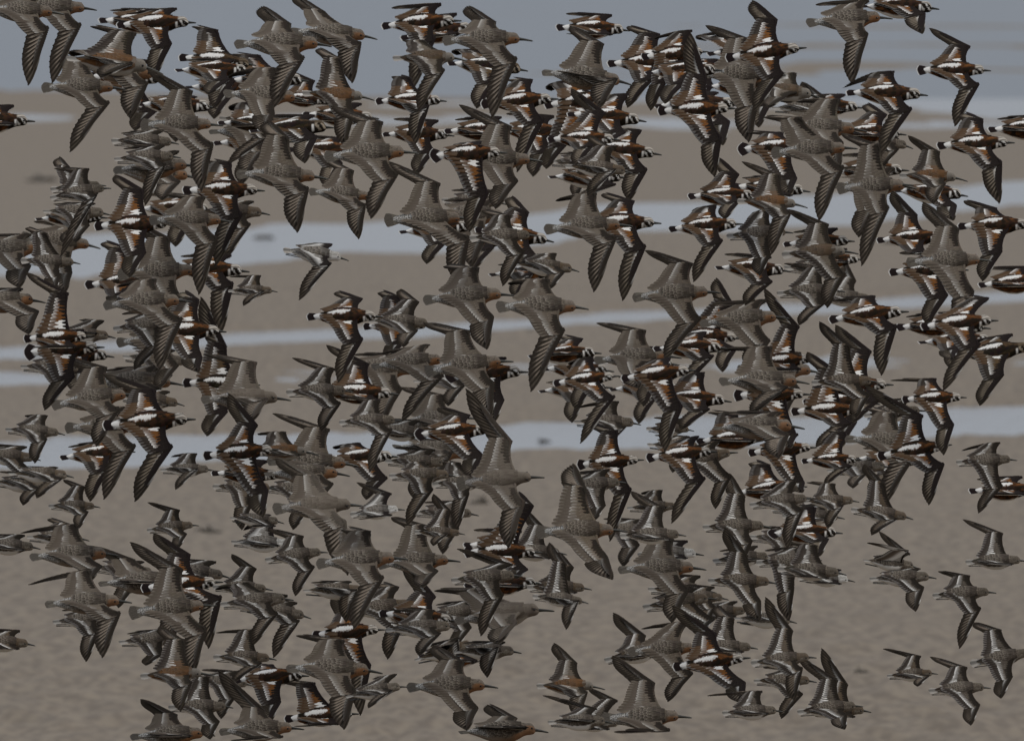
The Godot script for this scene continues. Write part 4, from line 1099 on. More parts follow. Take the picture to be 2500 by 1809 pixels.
	["red_knot", "", "climbing rusty-faced grey knot, one bent wing hanging down, ahead of a turnstone", "knots in the flock", [0.644, 2.578, -39.452, 0.2491, 2.6, 5.2, 29.6, 1], [0.262, -0.115, 0.307, 0.03, -0.197, 0.691, 0.24, 0.086, -0.22, -0.36, 0.132, -0.2]],
	["turnstone", "", "rust-and-white turnstone, one wing lifted high, just above a knot", "turnstones in the flock", [0.787, 2.411, -41.322, 0.1975, 2.1, 3.4, 56.4, 0], [0.24, 0.088, 0.22, -0.36, 0.135, 0.2, 0.253, 0.172, -0.464, -0.232, 0.376, -1.055]],
	["red_knot", "", "rusty-faced grey knot, one wing raised, one hanging, just above a turnstone and following a knot", "knots in the flock", [0.661, 2.473, -37.293, 0.2396, -4.9, 0.2, 29.2, 1], [0.214, 0.1, 0.304, -0.204, -0.075, 0.541, 0.096, 0.202, -0.36, -0.42, 0.11, -0.546]],
	["turnstone", "", "rust-and-white turnstone, one long wing hanging down, just below a knot and just below a knot", "turnstones in the flock", [0.697, 2.411, -38.154, 0.2079, 0.7, 1.1, 52.2, 1], [0.303, -0.172, 0.515, 0.215, 0.041, 0.859, 0.24, 0.041, -0.22, -0.36, 0.043, -0.2]],
	["red_knot", "", "level rusty-faced grey knot, one bent wing hanging down, ahead of a turnstone", "knots in the flock", [0.638, 2.371, -36.761, 0.2368, -0.2, 1.7, 12.3, 0], [0.314, -0.029, 0.258, 0.186, -0.176, 0.643, 0.24, 0.091, -0.22, -0.36, 0.141, -0.2]],
	["turnstone", "", "rust-and-white turnstone, one wing raised high, one hanging, following a turnstone", "turnstones in the flock", [0.857, 2.355, -38.568, 0.2043, -0.4, 1.5, 48.1, 0], [0.289, 0.065, 0.282, -0.197, 0.009, 0.608, 0.13, 0.246, -0.464, -0.259, 0.314, -0.775]],
	["sandpiper", "brown", "small brown sandpiper, one wing raised high, one hanging, following a turnstone", "sandpipers in the flock", [0.893, 2.446, -38.146, 0.1809, -2.9, 1.6, 36.2, 0], [0.336, -0.029, 0.293, 0.106, -0.131, 0.681, 0.092, 0.326, -0.421, -0.338, 0.515, -0.826]],
	["turnstone", "", "rust-and-white turnstone, one wing raised high, one hanging, ahead of a brown sandpiper", "turnstones in the flock", [0.949, 2.396, -39.455, 0.219, -3.2, 1.7, 48.4, 1], [0.306, 0.03, 0.273, -0.071, -0.03, 0.57, 0.233, 0.118, -0.448, -0.188, 0.203, -0.857]],
	["turnstone", "", "climbing rust-and-white turnstone, one wing raised high, one hanging, ahead of a turnstone", "turnstones in the flock", [1.067, 2.277, -37.723, 0.2015, -1.8, 9.4, 56, 0], [0.333, 0.041, 0.316, 0.042, -0.075, 0.808, 0.177, 0.067, -0.47, -0.486, 0.211, -0.99]],
	["sandpiper", "", "speckled grey sandpiper, wings drawn back, just above a knot and following a turnstone", "sandpipers in the flock", [1.083, 2.296, -40.217, 0.1794, 5.7, 5.6, 30.9, 0], [0.24, 0.098, 0.22, -0.36, 0.157, 0.2, 0.24, 0.085, -0.22, -0.36, 0.13, -0.2]],
	["red_knot", "", "rusty-faced grey knot, one wing raised, one hanging, just above a turnstone and following a turnstone", "knots in the flock", [1.031, 2.254, -38.981, 0.2405, 7, -5, 37.9, 0], [0.313, 0.02, 0.268, 0.033, -0.261, 0.806, 0.05, 0.141, -0.324, -0.28, 0.018, -0.587]],
	["turnstone", "", "rust-and-white turnstone, wings swept level, just above a turnstone", "turnstones in the flock", [0.146, 2.485, -39.346, 0.2049, 3.6, 3.2, 13.9, 1], [0.24, 0.057, 0.22, -0.36, 0.074, 0.2, 0.238, 0.116, -0.291, -0.036, 0.109, -0.624]],
	["red_knot", "", "rusty-faced grey knot, one wing raised, one hanging, just above a turnstone and following a turnstone", "knots in the flock", [0.356, 2.449, -40.265, 0.2489, -1, 3.2, 29.4, 1], [0.044, -0.008, 0.288, -0.028, 0.042, 0.693, 0.099, 0.166, -0.296, -0.441, 0.202, -0.528]],
	["turnstone", "", "climbing rust-and-white turnstone, one wing hanging deep, one swept back, just below a turnstone", "turnstones in the flock", [0.19, 2.507, -36.32, 0.1721, 2.9, 6.9, 46.5, 0], [0.387, -0.035, 0.391, -0.192, -0.316, 0.949, 0.126, 0.1, -0.321, -0.237, -0.124, -0.47]],
	["turnstone", "", "climbing rust-and-white turnstone, one wing hanging deep, one swept back, just above a turnstone", "turnstones in the flock", [0.378, 2.507, -36.774, 0.195, 2.7, 6.9, 44.7, 0], [0.266, -0.211, 0.441, -0.03, -0.444, 0.981, 0.176, -0.052, -0.306, -0.132, -0.268, -0.526]],
	["turnstone", "", "rust-and-white turnstone, one wing hanging, one swept back, following a turnstone", "turnstones in the flock", [0.499, 2.488, -39.856, 0.2098, 2.5, 0.8, 23.2, 1], [0.309, -0.005, 0.267, -0.121, -0.312, 0.638, 0.212, 0.081, -0.309, -0.017, -0.1, -0.612]],
	["turnstone", "", "rust-and-white turnstone, one wing hanging, one swept back, just above a brown sandpiper", "turnstones in the flock", [0.494, 2.38, -38.788, 0.2106, -0.1, -3.3, 26.3, 0], [0.205, 0.024, 0.316, -0.155, -0.128, 0.597, 0.128, 0.207, -0.322, -0.157, -0.103, -0.484]],
	["sandpiper", "", "speckled grey sandpiper, one wing hanging, one swept back, just above a turnstone", "sandpipers in the flock", [0.265, 2.295, -39.416, 0.1873, -5, -1.4, 25.6, 0], [0.231, 0.076, 0.305, -0.188, -0.224, 0.616, 0.161, 0.186, -0.285, -0.427, 0.026, -0.47]],
	["sandpiper", "brown", "small brown sandpiper, wings drawn back, just above a brown sandpiper and just above a turnstone", "sandpipers in the flock", [0.447, 2.25, -40.199, 0.1362, 6.5, -1.6, 30.1, 0], [0.24, 0.053, 0.22, -0.36, 0.066, 0.2, 0.24, 0.099, -0.22, -0.36, 0.158, -0.2]],
	["turnstone", "", "rust-and-white turnstone, one wing lifted above its back, following a knot", "turnstones in the flock", [0.639, 2.196, -40.949, 0.2225, -5.3, 3.5, 30.4, 1], [0.24, 0.099, 0.22, -0.36, 0.158, 0.2, 0.084, 0.17, -0.331, -0.235, 0.064, -0.635]],
	["turnstone", "", "rust-and-white turnstone, one bent wing hanging down, just below a turnstone and just below a turnstone", "turnstones in the flock", [0.403, 2.283, -42.886, 0.2228, -1.8, 2.3, 15.4, 0], [0.135, -0.03, 0.311, -0.141, -0.299, 0.593, 0.24, 0.089, -0.22, -0.36, 0.137, -0.2]],
	["turnstone", "", "rust-and-white turnstone, one bent wing hanging down, just below a turnstone and just below a turnstone", "turnstones in the flock", [0.189, 2.293, -42.47, 0.2255, -7, 3.6, 12.5, 0], [0.086, -0.033, 0.3, -0.145, -0.275, 0.613, 0.24, 0.067, -0.22, -0.36, 0.093, -0.2]],
	["turnstone", "", "rust-and-white turnstone, one wing lifted high, just above a turnstone", "turnstones in the flock", [-1.186, 2.591, -37.189, 0.1804, -3.6, 2.4, 56.2, 0], [0.24, 0.082, 0.22, -0.36, 0.123, 0.2, 0.173, 0.227, -0.593, -0.421, 0.203, -1.029]],
	["turnstone", "", "rust-and-white turnstone, tail fanned, one long wing hanging down, following a turnstone", "turnstones in the flock", [-1.182, 2.548, -37.579, 0.215, 2.2, 4.3, 47.9, 2], [0.111, -0.048, 0.406, -0.272, -0.153, 0.804, 0.24, 0.068, -0.22, -0.36, 0.095, -0.2]],
	["sandpiper", "brown", "small brown sandpiper, wings swept level, just above a turnstone", "sandpipers in the flock", [-1.21, 2.515, -40.181, 0.1854, 2.9, -1.4, 15.5, 0], [0.24, 0.099, 0.22, -0.36, 0.157, 0.2, 0.292, 0.153, -0.243, -0.073, 0.109, -0.507]],
	["red_knot", "", "level rusty-faced grey knot, one bent wing hanging down, just below a knot", "knots in the flock", [-1.39, 2.645, -38.828, 0.2381, -5.8, 1.8, 13, 0], [0.393, -0.068, 0.271, 0.248, -0.213, 0.649, 0.24, 0.074, -0.22, -0.36, 0.108, -0.2]],
	["sandpiper", "", "climbing speckled grey sandpiper, one long wing hanging down, just above a knot", "sandpipers in the flock", [-0.956, 2.619, -37.37, 0.1822, 2.3, 6.7, 36.1, 0], [0.215, -0.099, 0.338, -0.249, -0.237, 0.688, 0.24, 0.078, -0.22, -0.36, 0.116, -0.2]],
	["red_knot", "", "climbing rusty-faced grey knot, one bent wing hanging down, just below a sandpiper", "knots in the flock", [-1.032, 2.477, -41.089, 0.2198, -3.4, 3.7, 44.5, 1], [0.278, -0.061, 0.432, 0.009, -0.052, 0.799, 0.24, 0.092, -0.22, -0.36, 0.145, -0.2]],
	["turnstone", "", "rust-and-white turnstone, one wing raised, one hanging, ahead of a knot and ahead of a sandpiper", "turnstones in the flock", [-0.884, 2.57, -38.602, 0.221, -3.6, -0.5, 46.3, 0], [0.188, -0.051, 0.378, 0.129, 0.11, 0.754, 0.165, 0.119, -0.394, 0.009, -0.065, -0.74]],
	["turnstone", "pale", "dull brown turnstone, one wing raised high, one hanging, following a plain knot", "turnstones in the flock", [-0.847, 2.339, -41.503, 0.2279, 4.9, -1.3, 56.2, 0], [0.106, 0.005, 0.424, -0.121, 0.075, 0.823, 0.038, 0.18, -0.449, -0.329, 0.356, -1.091]],
	["grey_knot", "", "plain grey-brown knot, one wing raised, one folded low, ahead of a brown turnstone", "knots in the flock", [-0.706, 2.412, -37.79, 0.2393, -0.4, 1.1, 29.9, 1], [0.24, 0.156, 0.271, 0.072, 0.145, 0.669, 0.113, 0.219, -0.381, -0.459, 0.237, -0.607]],
	["sandpiper", "", "speckled grey sandpiper, one wing raised, one hanging, following a turnstone and following a sandpiper", "sandpipers in the flock", [-0.516, 2.418, -38.209, 0.1803, -5, 1.6, 36.2, 1], [0.283, -0.018, 0.282, -0.024, -0.253, 0.622, 0.234, 0.153, -0.327, -0.367, 0.165, -0.657]],
	["turnstone", "", "rust-and-white turnstone, one wing raised, one hanging, following a turnstone and following a sandpiper", "turnstones in the flock", [-0.437, 2.645, -37.203, 0.2002, 4.5, 0.5, 43.3, 0], [0.247, -0.068, 0.364, -0.06, -0.3, 0.905, 0.21, 0.003, -0.313, -0.15, -0.083, -0.578]],
	["turnstone", "", "rust-and-white turnstone, one wing lifted above its back, just above a sandpiper", "turnstones in the flock", [-0.419, 2.399, -38.716, 0.2228, -5.9, -1.6, 42.4, 0], [0.24, 0.088, 0.22, -0.36, 0.135, 0.2, 0.129, 0.128, -0.366, -0.365, 0.148, -0.698]],
	["sandpiper", "", "speckled grey sandpiper, one wing raised, one hanging, just below a turnstone", "sandpipers in the flock", [-0.363, 2.394, -36.538, 0.1617, 1.3, 2.8, 36.4, 0], [0.33, -0.018, 0.247, -0.052, -0.372, 0.822, 0.146, 0.143, -0.309, -0.407, 0.153, -0.518]],
	["sandpiper", "", "speckled grey sandpiper, one wing raised, one hanging, ahead of a turnstone", "sandpipers in the flock", [-0.296, 2.601, -38.303, 0.1809, 5.4, -2.4, 29.9, 1], [0.263, 0.047, 0.297, 0.095, 0.025, 0.703, 0.218, 0.164, -0.308, -0.1, 0.212, -0.63]],
	["turnstone", "", "rust-and-white turnstone, one wing raised, one hanging, following a sandpiper and just above a knot", "turnstones in the flock", [-0.319, 2.554, -39.761, 0.1958, 4.2, 1.8, 43.3, 0], [0.093, -0.038, 0.309, -0.066, 0.057, 0.701, 0.026, 0.145, -0.42, -0.245, 0.008, -0.729]],
	["red_knot", "", "rusty-faced grey knot, one wing hanging deep, one swept back, ahead of a knot", "knots in the flock", [-0.275, 2.463, -39.339, 0.2273, -1.5, 5.5, 29.1, 0], [0.341, -0.065, 0.289, -0.211, -0.372, 0.717, 0.219, 0.03, -0.313, -0.503, -0.111, -0.507]],
	["red_knot", "", "rusty-faced grey knot, one wing raised, one hanging, following a turnstone and ahead of a sandpiper", "knots in the flock", [-0.113, 2.508, -37.506, 0.2373, -5.4, 7.8, 44.6, 1], [0.226, -0.003, 0.309, 0.112, -0.056, 0.749, 0.064, 0.11, -0.407, -0.405, 0.09, -0.68]],
	["turnstone", "", "rust-and-white turnstone, tail fanned, one bent wing hanging down, ahead of a knot", "turnstones in the flock", [-0.07, 2.446, -38.858, 0.231, -3.4, 3.4, 35.9, 2], [0.172, -0.111, 0.37, 0.032, -0.087, 0.775, 0.24, 0.04, -0.22, -0.36, 0.04, -0.2]],
	["sandpiper", "", "speckled grey sandpiper, one bent wing hanging down, following a knot and following a turnstone", "sandpipers in the flock", [-0.183, 2.368, -40.967, 0.2017, 2, 4.1, 12.5, 0], [0.247, -0.024, 0.298, -0.019, -0.218, 0.621, 0.24, 0.045, -0.22, -0.36, 0.05, -0.2]],
	["red_knot", "", "rusty-faced grey knot, one wing lifted above its back, following a turnstone", "knots in the flock", [-0.218, 2.237, -41.38, 0.2425, -4.6, 4.7, 27.5, 1], [0.24, 0.055, 0.22, -0.36, 0.069, 0.2, 0.127, 0.152, -0.286, -0.391, 0.202, -0.558]],
	["turnstone", "", "rust-and-white turnstone, tail fanned, one wing raised, one hanging, ahead of a knot", "turnstones in the flock", [-0.157, 2.301, -38.434, 0.2148, -1.4, 3.6, 34.8, 2], [0.348, -0.102, 0.397, 0.175, -0.098, 0.797, 0.216, 0.01, -0.313, -0.172, -0.003, -0.583]],
	["red_knot", "", "rusty-faced grey knot, one wing raised, one hanging, just above a knot and following a knot", "knots in the flock", [-1.128, 2.388, -38.519, 0.2378, 2.4, 8.6, 38.1, 1], [0.27, 0.036, 0.295, -0.042, -0.144, 0.652, 0.162, 0.147, -0.334, -0.362, 0.236, -0.601]],
	["red_knot", "", "rusty-faced grey knot, wings drawn back, just above a brown sandpiper", "knots in the flock", [-1.085, 2.353, -41.146, 0.277, -0.8, -0, 30.3, 1], [0.24, 0.07, 0.22, -0.36, 0.1, 0.2, 0.24, 0.046, -0.22, -0.36, 0.051, -0.2]],
	["turnstone", "", "rust-and-white turnstone, one wing raised, one hanging, just below a brown sandpiper", "turnstones in the flock", [-0.968, 2.343, -37.991, 0.25, -2.4, 4.3, 51.9, 0], [0.214, -0.011, 0.346, -0.226, -0.172, 0.89, 0.088, 0.07, -0.357, -0.453, 0.048, -0.671]],
	["sandpiper", "brown", "small brown sandpiper, wings drawn back, just above a turnstone", "sandpipers in the flock", [-1.02, 2.324, -40.42, 0.1854, -3.9, -6.7, 30.8, 0], [0.24, 0.084, 0.22, -0.36, 0.129, 0.2, 0.24, 0.041, -0.22, -0.36, 0.042, -0.2]],
	["red_knot", "", "rusty-faced grey knot, one long wing hanging down, just above a turnstone", "knots in the flock", [-1.106, 2.298, -38.934, 0.2336, 1.6, 0.7, 43.9, 1], [0.328, -0.021, 0.304, -0.036, -0.279, 0.888, 0.24, 0.082, -0.22, -0.36, 0.124, -0.2]],
	["sandpiper", "", "speckled grey sandpiper, one wing hanging, one swept back, just above a brown sandpiper", "sandpipers in the flock", [-1.248, 2.342, -37.282, 0.1572, 0.2, -3.8, 26.5, 0], [0.208, 0.034, 0.315, 0.035, -0.219, 0.68, 0.174, 0.139, -0.295, -0.184, 0.001, -0.537]],
	["turnstone", "", "rust-and-white turnstone, one bent wing hanging down, just below a knot and just below a knot", "turnstones in the flock", [-1.186, 2.16, -40.73, 0.2194, -6.6, 5, 26, 0], [0.114, -0.055, 0.301, -0.187, -0.352, 0.594, 0.24, 0.055, -0.22, -0.36, 0.07, -0.2]],
	["sandpiper", "brown", "level small brown sandpiper, one bent wing hanging down, ahead of a brown sandpiper", "sandpipers in the flock", [-1.217, 2.246, -36.81, 0.1708, -3.6, -1.7, 12.4, 0], [0.303, 0.013, 0.274, -0.084, -0.232, 0.459, 0.24, 0.056, -0.22, -0.36, 0.072, -0.2]],
	["sandpiper", "brown", "small brown sandpiper, one bent wing hanging down, following a brown sandpiper", "sandpipers in the flock", [-1.365, 2.12, -39.545, 0.1671, -3.2, -3.9, 12.5, 1], [0.323, 0.01, 0.259, 0.043, -0.199, 0.56, 0.24, 0.098, -0.22, -0.36, 0.157, -0.2]],
	["sandpiper", "brown", "small brown sandpiper, one wing raised, one hanging, just above a brown sandpiper", "sandpipers in the flock", [-1.15, 2.141, -37.422, 0.1368, 4.1, -0.2, 34.8, 0], [0.29, 0.069, 0.28, 0.14, 0.02, 0.699, 0.177, 0.177, -0.366, -0.258, 0.224, -0.572]],
	["sandpiper", "brown", "climbing small brown sandpiper, one wing raised, one hanging, just above a sandpiper", "sandpipers in the flock", [-0.9, 2.071, -37.777, 0.1393, 5.3, 6.7, 33, 0], [0.276, 0.01, 0.29, 0.14, 0.032, 0.7, 0.135, 0.16, -0.299, -0.468, 0.283, -0.547]],
	["sandpiper", "", "speckled grey sandpiper, one wing hanging, one swept back, following a turnstone", "sandpipers in the flock", [-0.842, 2.254, -36.948, 0.1414, 3, 0.6, 19.4, 0], [0.214, 0.126, 0.294, -0.202, -0.136, 0.599, 0.155, 0.199, -0.257, -0.33, 0.143, -0.364]],
	["red_knot", "", "rusty-faced grey knot, wings held short and level, just below a brown sandpiper", "knots in the flock", [-1.169, 1.987, -38.02, 0.2391, -2.2, 2.5, 26.5, 1], [0.295, -0.006, 0.277, 0.147, 0.044, 0.663, 0.047, 0.19, -0.326, -0.594, 0.066, -0.512]],
	["sandpiper", "brown", "small brown sandpiper, one wing lifted above its back, just above a knot", "sandpipers in the flock", [-1.308, 1.909, -41.019, 0.1824, 6.2, -1.6, 17.2, 0], [0.24, 0.069, 0.22, -0.36, 0.098, 0.2, 0.15, 0.119, -0.303, -0.222, 0.144, -0.563]],
	["sandpiper", "", "speckled grey sandpiper, wings drawn back, following a brown sandpiper", "sandpipers in the flock", [-1.375, 1.976, -38.849, 0.1786, -4.3, -2.3, 30.5, 0], [0.24, 0.084, 0.22, -0.36, 0.128, 0.2, 0.24, 0.056, -0.22, -0.36, 0.071, -0.2]],
	["red_knot", "", "rusty-faced grey knot, one wing lifted above its back, ahead of a sandpiper", "knots in the flock", [-1.03, 1.833, -39.882, 0.2584, 4.4, 2.6, 23.4, 0], [0.24, 0.084, 0.22, -0.36, 0.129, 0.2, -0.125, 0.13, -0.273, -0.606, 0.257, -0.461]],
	["red_knot", "", "rusty-faced grey knot, one wing raised high, one hanging, just below a knot", "knots in the flock", [-0.89, 1.877, -37.312, 0.2305, -3.1, 5.8, 56, 1], [0.352, 0.048, 0.35, 0.127, -0.087, 0.859, 0.154, 0.065, -0.461, -0.395, 0.071, -0.916]],
	["turnstone", "", "rust-and-white turnstone, one wing raised high, one hanging, ahead of a knot", "turnstones in the flock", [-0.915, 1.843, -39.469, 0.2292, -0.7, 4.8, 49.9, 0], [0.463, 0.072, 0.3, 0.254, -0.146, 0.878, 0.119, 0.09, -0.372, -0.301, 0.156, -0.721]],
	["red_knot", "", "climbing rusty-faced grey knot, one wing hanging deep, one swept back, just above a sandpiper", "knots in the flock", [-1.093, 1.92, -36.73, 0.2247, 2.9, 2.8, 34.9, 0], [0.371, -0.007, 0.235, 0.15, -0.292, 0.663, 0.018, 0.165, -0.353, -0.726, -0.01, -0.455]],
	["sandpiper", "", "speckled grey sandpiper, one long wing hanging down, just below a knot", "sandpipers in the flock", [-1.152, 1.795, -38.441, 0.1773, 2.2, 4.4, 27.1, 0], [0.215, -0.034, 0.305, -0.019, -0.348, 0.664, 0.24, 0.072, -0.22, -0.36, 0.103, -0.2]],
	["sandpiper", "", "climbing speckled grey sandpiper, one bent wing hanging down, just below a knot", "sandpipers in the flock", [-0.989, 1.711, -39.05, 0.1804, -4.1, 4.2, 18.8, 1], [0.165, -0.138, 0.255, -0.141, -0.157, 0.574, 0.24, 0.059, -0.22, -0.36, 0.079, -0.2]],
	["dunlin", "", "climbing rust-backed grey-headed dunlin, one wing raised high, one hanging, just above a sandpiper", "dunlins in the flock", [-0.867, 1.727, -36.866, 0.1918, 2.6, 2.8, 36.4, 0], [0.212, 0.094, 0.306, 0.051, -0.041, 0.723, 0.105, 0.204, -0.438, -0.245, 0.274, -0.748]],
	["sandpiper", "", "level speckled grey sandpiper, one wing raised, one hanging, just below a sandpiper", "sandpipers in the flock", [-0.815, 1.621, -37.28, 0.1703, -0.6, 0.9, 36.3, 0], [0.278, -0.058, 0.294, 0.132, -0.048, 0.703, 0.131, 0.206, -0.445, -0.164, 0.048, -0.729]],
	["red_knot", "", "rusty-faced grey knot, one wing lifted above its back, just below a sandpiper", "knots in the flock", [-0.92, 1.476, -38.573, 0.2307, 3, 2.8, 23.1, 1], [0.24, 0.081, 0.22, -0.36, 0.122, 0.2, 0.041, 0.119, -0.271, -0.385, 0.273, -0.476]],
	["sandpiper", "brown", "small brown sandpiper, wings drawn back, following a sandpiper", "sandpipers in the flock", [-1.421, 1.669, -39.729, 0.1814, -2, -1.8, 30.4, 1], [0.24, 0.046, 0.22, -0.36, 0.052, 0.2, 0.24, 0.081, -0.22, -0.36, 0.122, -0.2]],
	["turnstone", "", "rust-and-white turnstone, one wing raised high, one hanging, just above a turnstone", "turnstones in the flock", [-0.711, 2.284, -37.368, 0.2014, -2.2, 5.2, 56.1, 0], [0.297, -0.133, 0.528, 0.197, -0.065, 0.961, 0.241, 0.054, -0.357, -0.089, 0.141, -0.848]],
	["dunlin", "", "rust-backed grey-headed dunlin, wings swept level, following a knot", "dunlins in the flock", [-0.633, 2.209, -39.537, 0.1927, 0.9, 0.2, 21.1, 0], [0.24, 0.047, 0.22, -0.36, 0.055, 0.2, 0.016, 0.18, -0.273, -0.391, 0.092, -0.486]],
	["red_knot", "", "rusty-faced grey knot, one wing lifted above its back, just above a knot", "knots in the flock", [-0.56, 2.161, -40.062, 0.2596, -4.9, -2, 41.1, 0], [0.24, 0.065, 0.22, -0.36, 0.091, 0.2, 0.167, 0.142, -0.367, -0.428, 0.111, -0.676]],
	["red_knot", "", "level rusty-faced grey knot, one bent wing hanging down, just below a knot", "knots in the flock", [-0.562, 2.167, -39.045, 0.2357, 2.4, 0.7, 12.7, 1], [0.31, -0.067, 0.245, 0.099, -0.237, 0.602, 0.24, 0.047, -0.22, -0.36, 0.054, -0.2]],
	["turnstone", "", "rust-and-white turnstone, wings drawn back, just above a brown sandpiper", "turnstones in the flock", [-0.744, 2.127, -40.061, 0.2071, 3.9, -2.2, 30.2, 0], [0.24, 0.091, 0.22, -0.36, 0.142, 0.2, 0.24, 0.08, -0.22, -0.36, 0.121, -0.2]],
	["sandpiper", "brown", "level small brown sandpiper, one long wing hanging down, just below a turnstone", "sandpipers in the flock", [-0.773, 2.048, -41.21, 0.1868, 3.5, -1.2, 33.6, 0], [0.13, -0.086, 0.296, -0.011, -0.297, 0.7, 0.24, 0.054, -0.22, -0.36, 0.069, -0.2]],
	["grey_knot", "", "plain grey-brown knot, one wing raised, one hanging, ahead of a sandpiper", "knots in the flock", [-0.502, 2.159, -36.943, 0.2399, -5.7, 2.9, 43.3, 1], [0.267, 0.037, 0.296, 0.242, -0.239, 0.817, 0.029, 0.088, -0.348, -0.407, 0.123, -0.669]],
	["sandpiper", "", "speckled grey sandpiper, wings swept level, just above a sanderling", "sandpipers in the flock", [-0.685, 2.071, -38.265, 0.1468, -2.3, -4.3, 12.5, 1], [0.332, -0.027, 0.242, -0.168, -0.013, 0.373, 0.24, 0.048, -0.22, -0.36, 0.055, -0.2]],
	["sanderling", "", "white-bellied pale sanderling, wings swept level, just below a sandpiper", "sanderlings in the flock", [-0.675, 1.991, -38.679, 0.1766, -1.1, -2.7, 26.2, 0], [0.24, 0.086, 0.22, -0.36, 0.131, 0.2, 0.15, 0.21, -0.324, -0.333, 0.019, -0.408]],
	["sandpiper", "", "speckled grey sandpiper, one wing raised, one hanging, ahead of a sanderling", "sandpipers in the flock", [-0.565, 2.015, -37.336, 0.1669, -3.3, 8, 35.9, 0], [0.236, -0.045, 0.296, -0.13, -0.267, 0.651, 0.144, 0.109, -0.307, -0.378, 0.156, -0.602]],
	["red_knot", "", "rusty-faced grey knot, one wing raised, one hanging, just above a brown sandpiper", "knots in the flock", [-0.385, 2.037, -36.524, 0.2363, 4.9, 4.5, 39.2, 1], [0.236, -0.013, 0.304, -0.113, -0.257, 0.805, 0.1, 0.128, -0.299, -0.174, -0.015, -0.597]],
	["sanderling", "", "white-bellied pale sanderling, one wing lifted above its back, just above a knot", "sanderlings in the flock", [-0.345, 2.162, -36.53, 0.1418, -0.8, 6.2, 34.9, 1], [0.24, 0.05, 0.22, -0.36, 0.059, 0.2, 0.272, 0.135, -0.303, -0.323, 0.244, -0.645]],
	["turnstone", "", "rust-and-white turnstone, one wing hanging, one swept back, just below a sandpiper", "turnstones in the flock", [-0.428, 2.16, -40.482, 0.2132, 1.9, 2.3, 29, 0], [0.337, -0.128, 0.347, 0.056, -0.213, 0.704, -0.019, 0.067, -0.241, -0.37, -0.101, -0.466]],
	["red_knot", "", "rusty-faced grey knot, one bent wing hanging down, ahead of a sandpiper", "knots in the flock", [-0.22, 2.164, -40.898, 0.2498, -0.7, -6.6, 12.4, 1], [0.185, 0.066, 0.316, 0.018, -0.204, 0.65, 0.24, 0.06, -0.22, -0.36, 0.08, -0.2]],
	["sandpiper", "brown", "small brown sandpiper, one wing hanging deep, one swept back, just below a sandpiper", "sandpipers in the flock", [-0.234, 2.226, -37.312, 0.1767, 0.2, 0.9, 31.1, 0], [0.142, -0.064, 0.301, -0.25, -0.388, 0.745, 0.028, 0.038, -0.282, -0.152, -0.174, -0.589]],
	["sandpiper", "", "speckled grey sandpiper, one wing raised, one hanging, just above a sandpiper", "sandpipers in the flock", [-0.134, 2.134, -39.243, 0.172, 6.8, 2, 36.5, 1], [0.115, 0.018, 0.316, -0.073, -0.285, 0.807, -0.059, 0.138, -0.323, -0.294, -0.029, -0.626]],
	["grey_knot", "", "plain grey-brown knot, one wing raised high, one hanging, ahead of a sandpiper", "knots in the flock", [-0.03, 2.221, -37.117, 0.2305, 3.4, 5.5, 56.6, 1], [0.258, 0.009, 0.33, 0.03, -0.097, 0.84, 0.148, 0.066, -0.461, -0.315, 0.324, -1.061]],
	["sandpiper", "brown", "small brown sandpiper, one wing raised high, one folded low, just below a sandpiper", "sandpipers in the flock", [-0.191, 2.059, -37.724, 0.1352, -2.8, -1.8, 36.4, 0], [0.132, 0.182, 0.266, -0.16, 0.18, 0.611, 0.214, 0.196, -0.42, -0.141, 0.367, -0.772]],
	["red_knot", "", "rusty-faced grey knot, one wing raised, one folded low, just below a brown sandpiper", "knots in the flock", [-0.252, 1.944, -38.588, 0.2258, 5.9, 4, 36.4, 1], [0.248, 0.079, 0.299, 0.093, 0.179, 0.684, 0.086, 0.203, -0.422, -0.344, 0.236, -0.631]],
	["turnstone", "", "level rust-and-white turnstone, one wing raised high, one hanging, just below a turnstone", "turnstones in the flock", [-0.025, 1.964, -38.754, 0.2154, -4.4, -0.1, 46, 1], [0.296, 0.002, 0.293, 0.128, 0.212, 0.604, 0.396, 0.297, -0.5, 0.233, 0.178, -0.883]],
	["sandpiper", "", "speckled grey sandpiper, one wing raised, one hanging, following a turnstone and just below a turnstone", "sandpipers in the flock", [-0.067, 1.937, -37.786, 0.1901, -1.4, 4.4, 36.2, 0], [0.203, -0.082, 0.313, -0.157, -0.386, 0.788, 0.361, 0.021, -0.218, -0.375, 0.17, -0.518]],
	["turnstone", "", "rust-and-white turnstone, wings drawn back, ahead of a sandpiper", "turnstones in the flock", [-0.024, 1.813, -40.179, 0.2252, -1.8, 2.1, 30.2, 0], [0.24, 0.099, 0.22, -0.36, 0.158, 0.2, 0.24, 0.04, -0.22, -0.36, 0.041, -0.2]],
	["red_knot", "red", "rust-washed speckled knot, one wing raised high, one hanging, following a sandpiper", "knots in the flock", [0.179, 2.105, -36.711, 0.2346, 2, 1.6, 52.8, 1], [0.28, -0.005, 0.347, 0.341, 0.145, 0.739, 0.055, 0.112, -0.468, -0.09, 0.058, -0.89]],
	["turnstone", "", "rust-and-white turnstone, one wing raised, one hanging, just above a sandpiper", "turnstones in the flock", [0.268, 2.21, -38.72, 0.1839, -0, 4.7, 56.3, 1], [0.265, -0.076, 0.462, -0.112, -0.348, 1.147, 0.143, 0.067, -0.473, -0.187, -0.091, -0.743]],
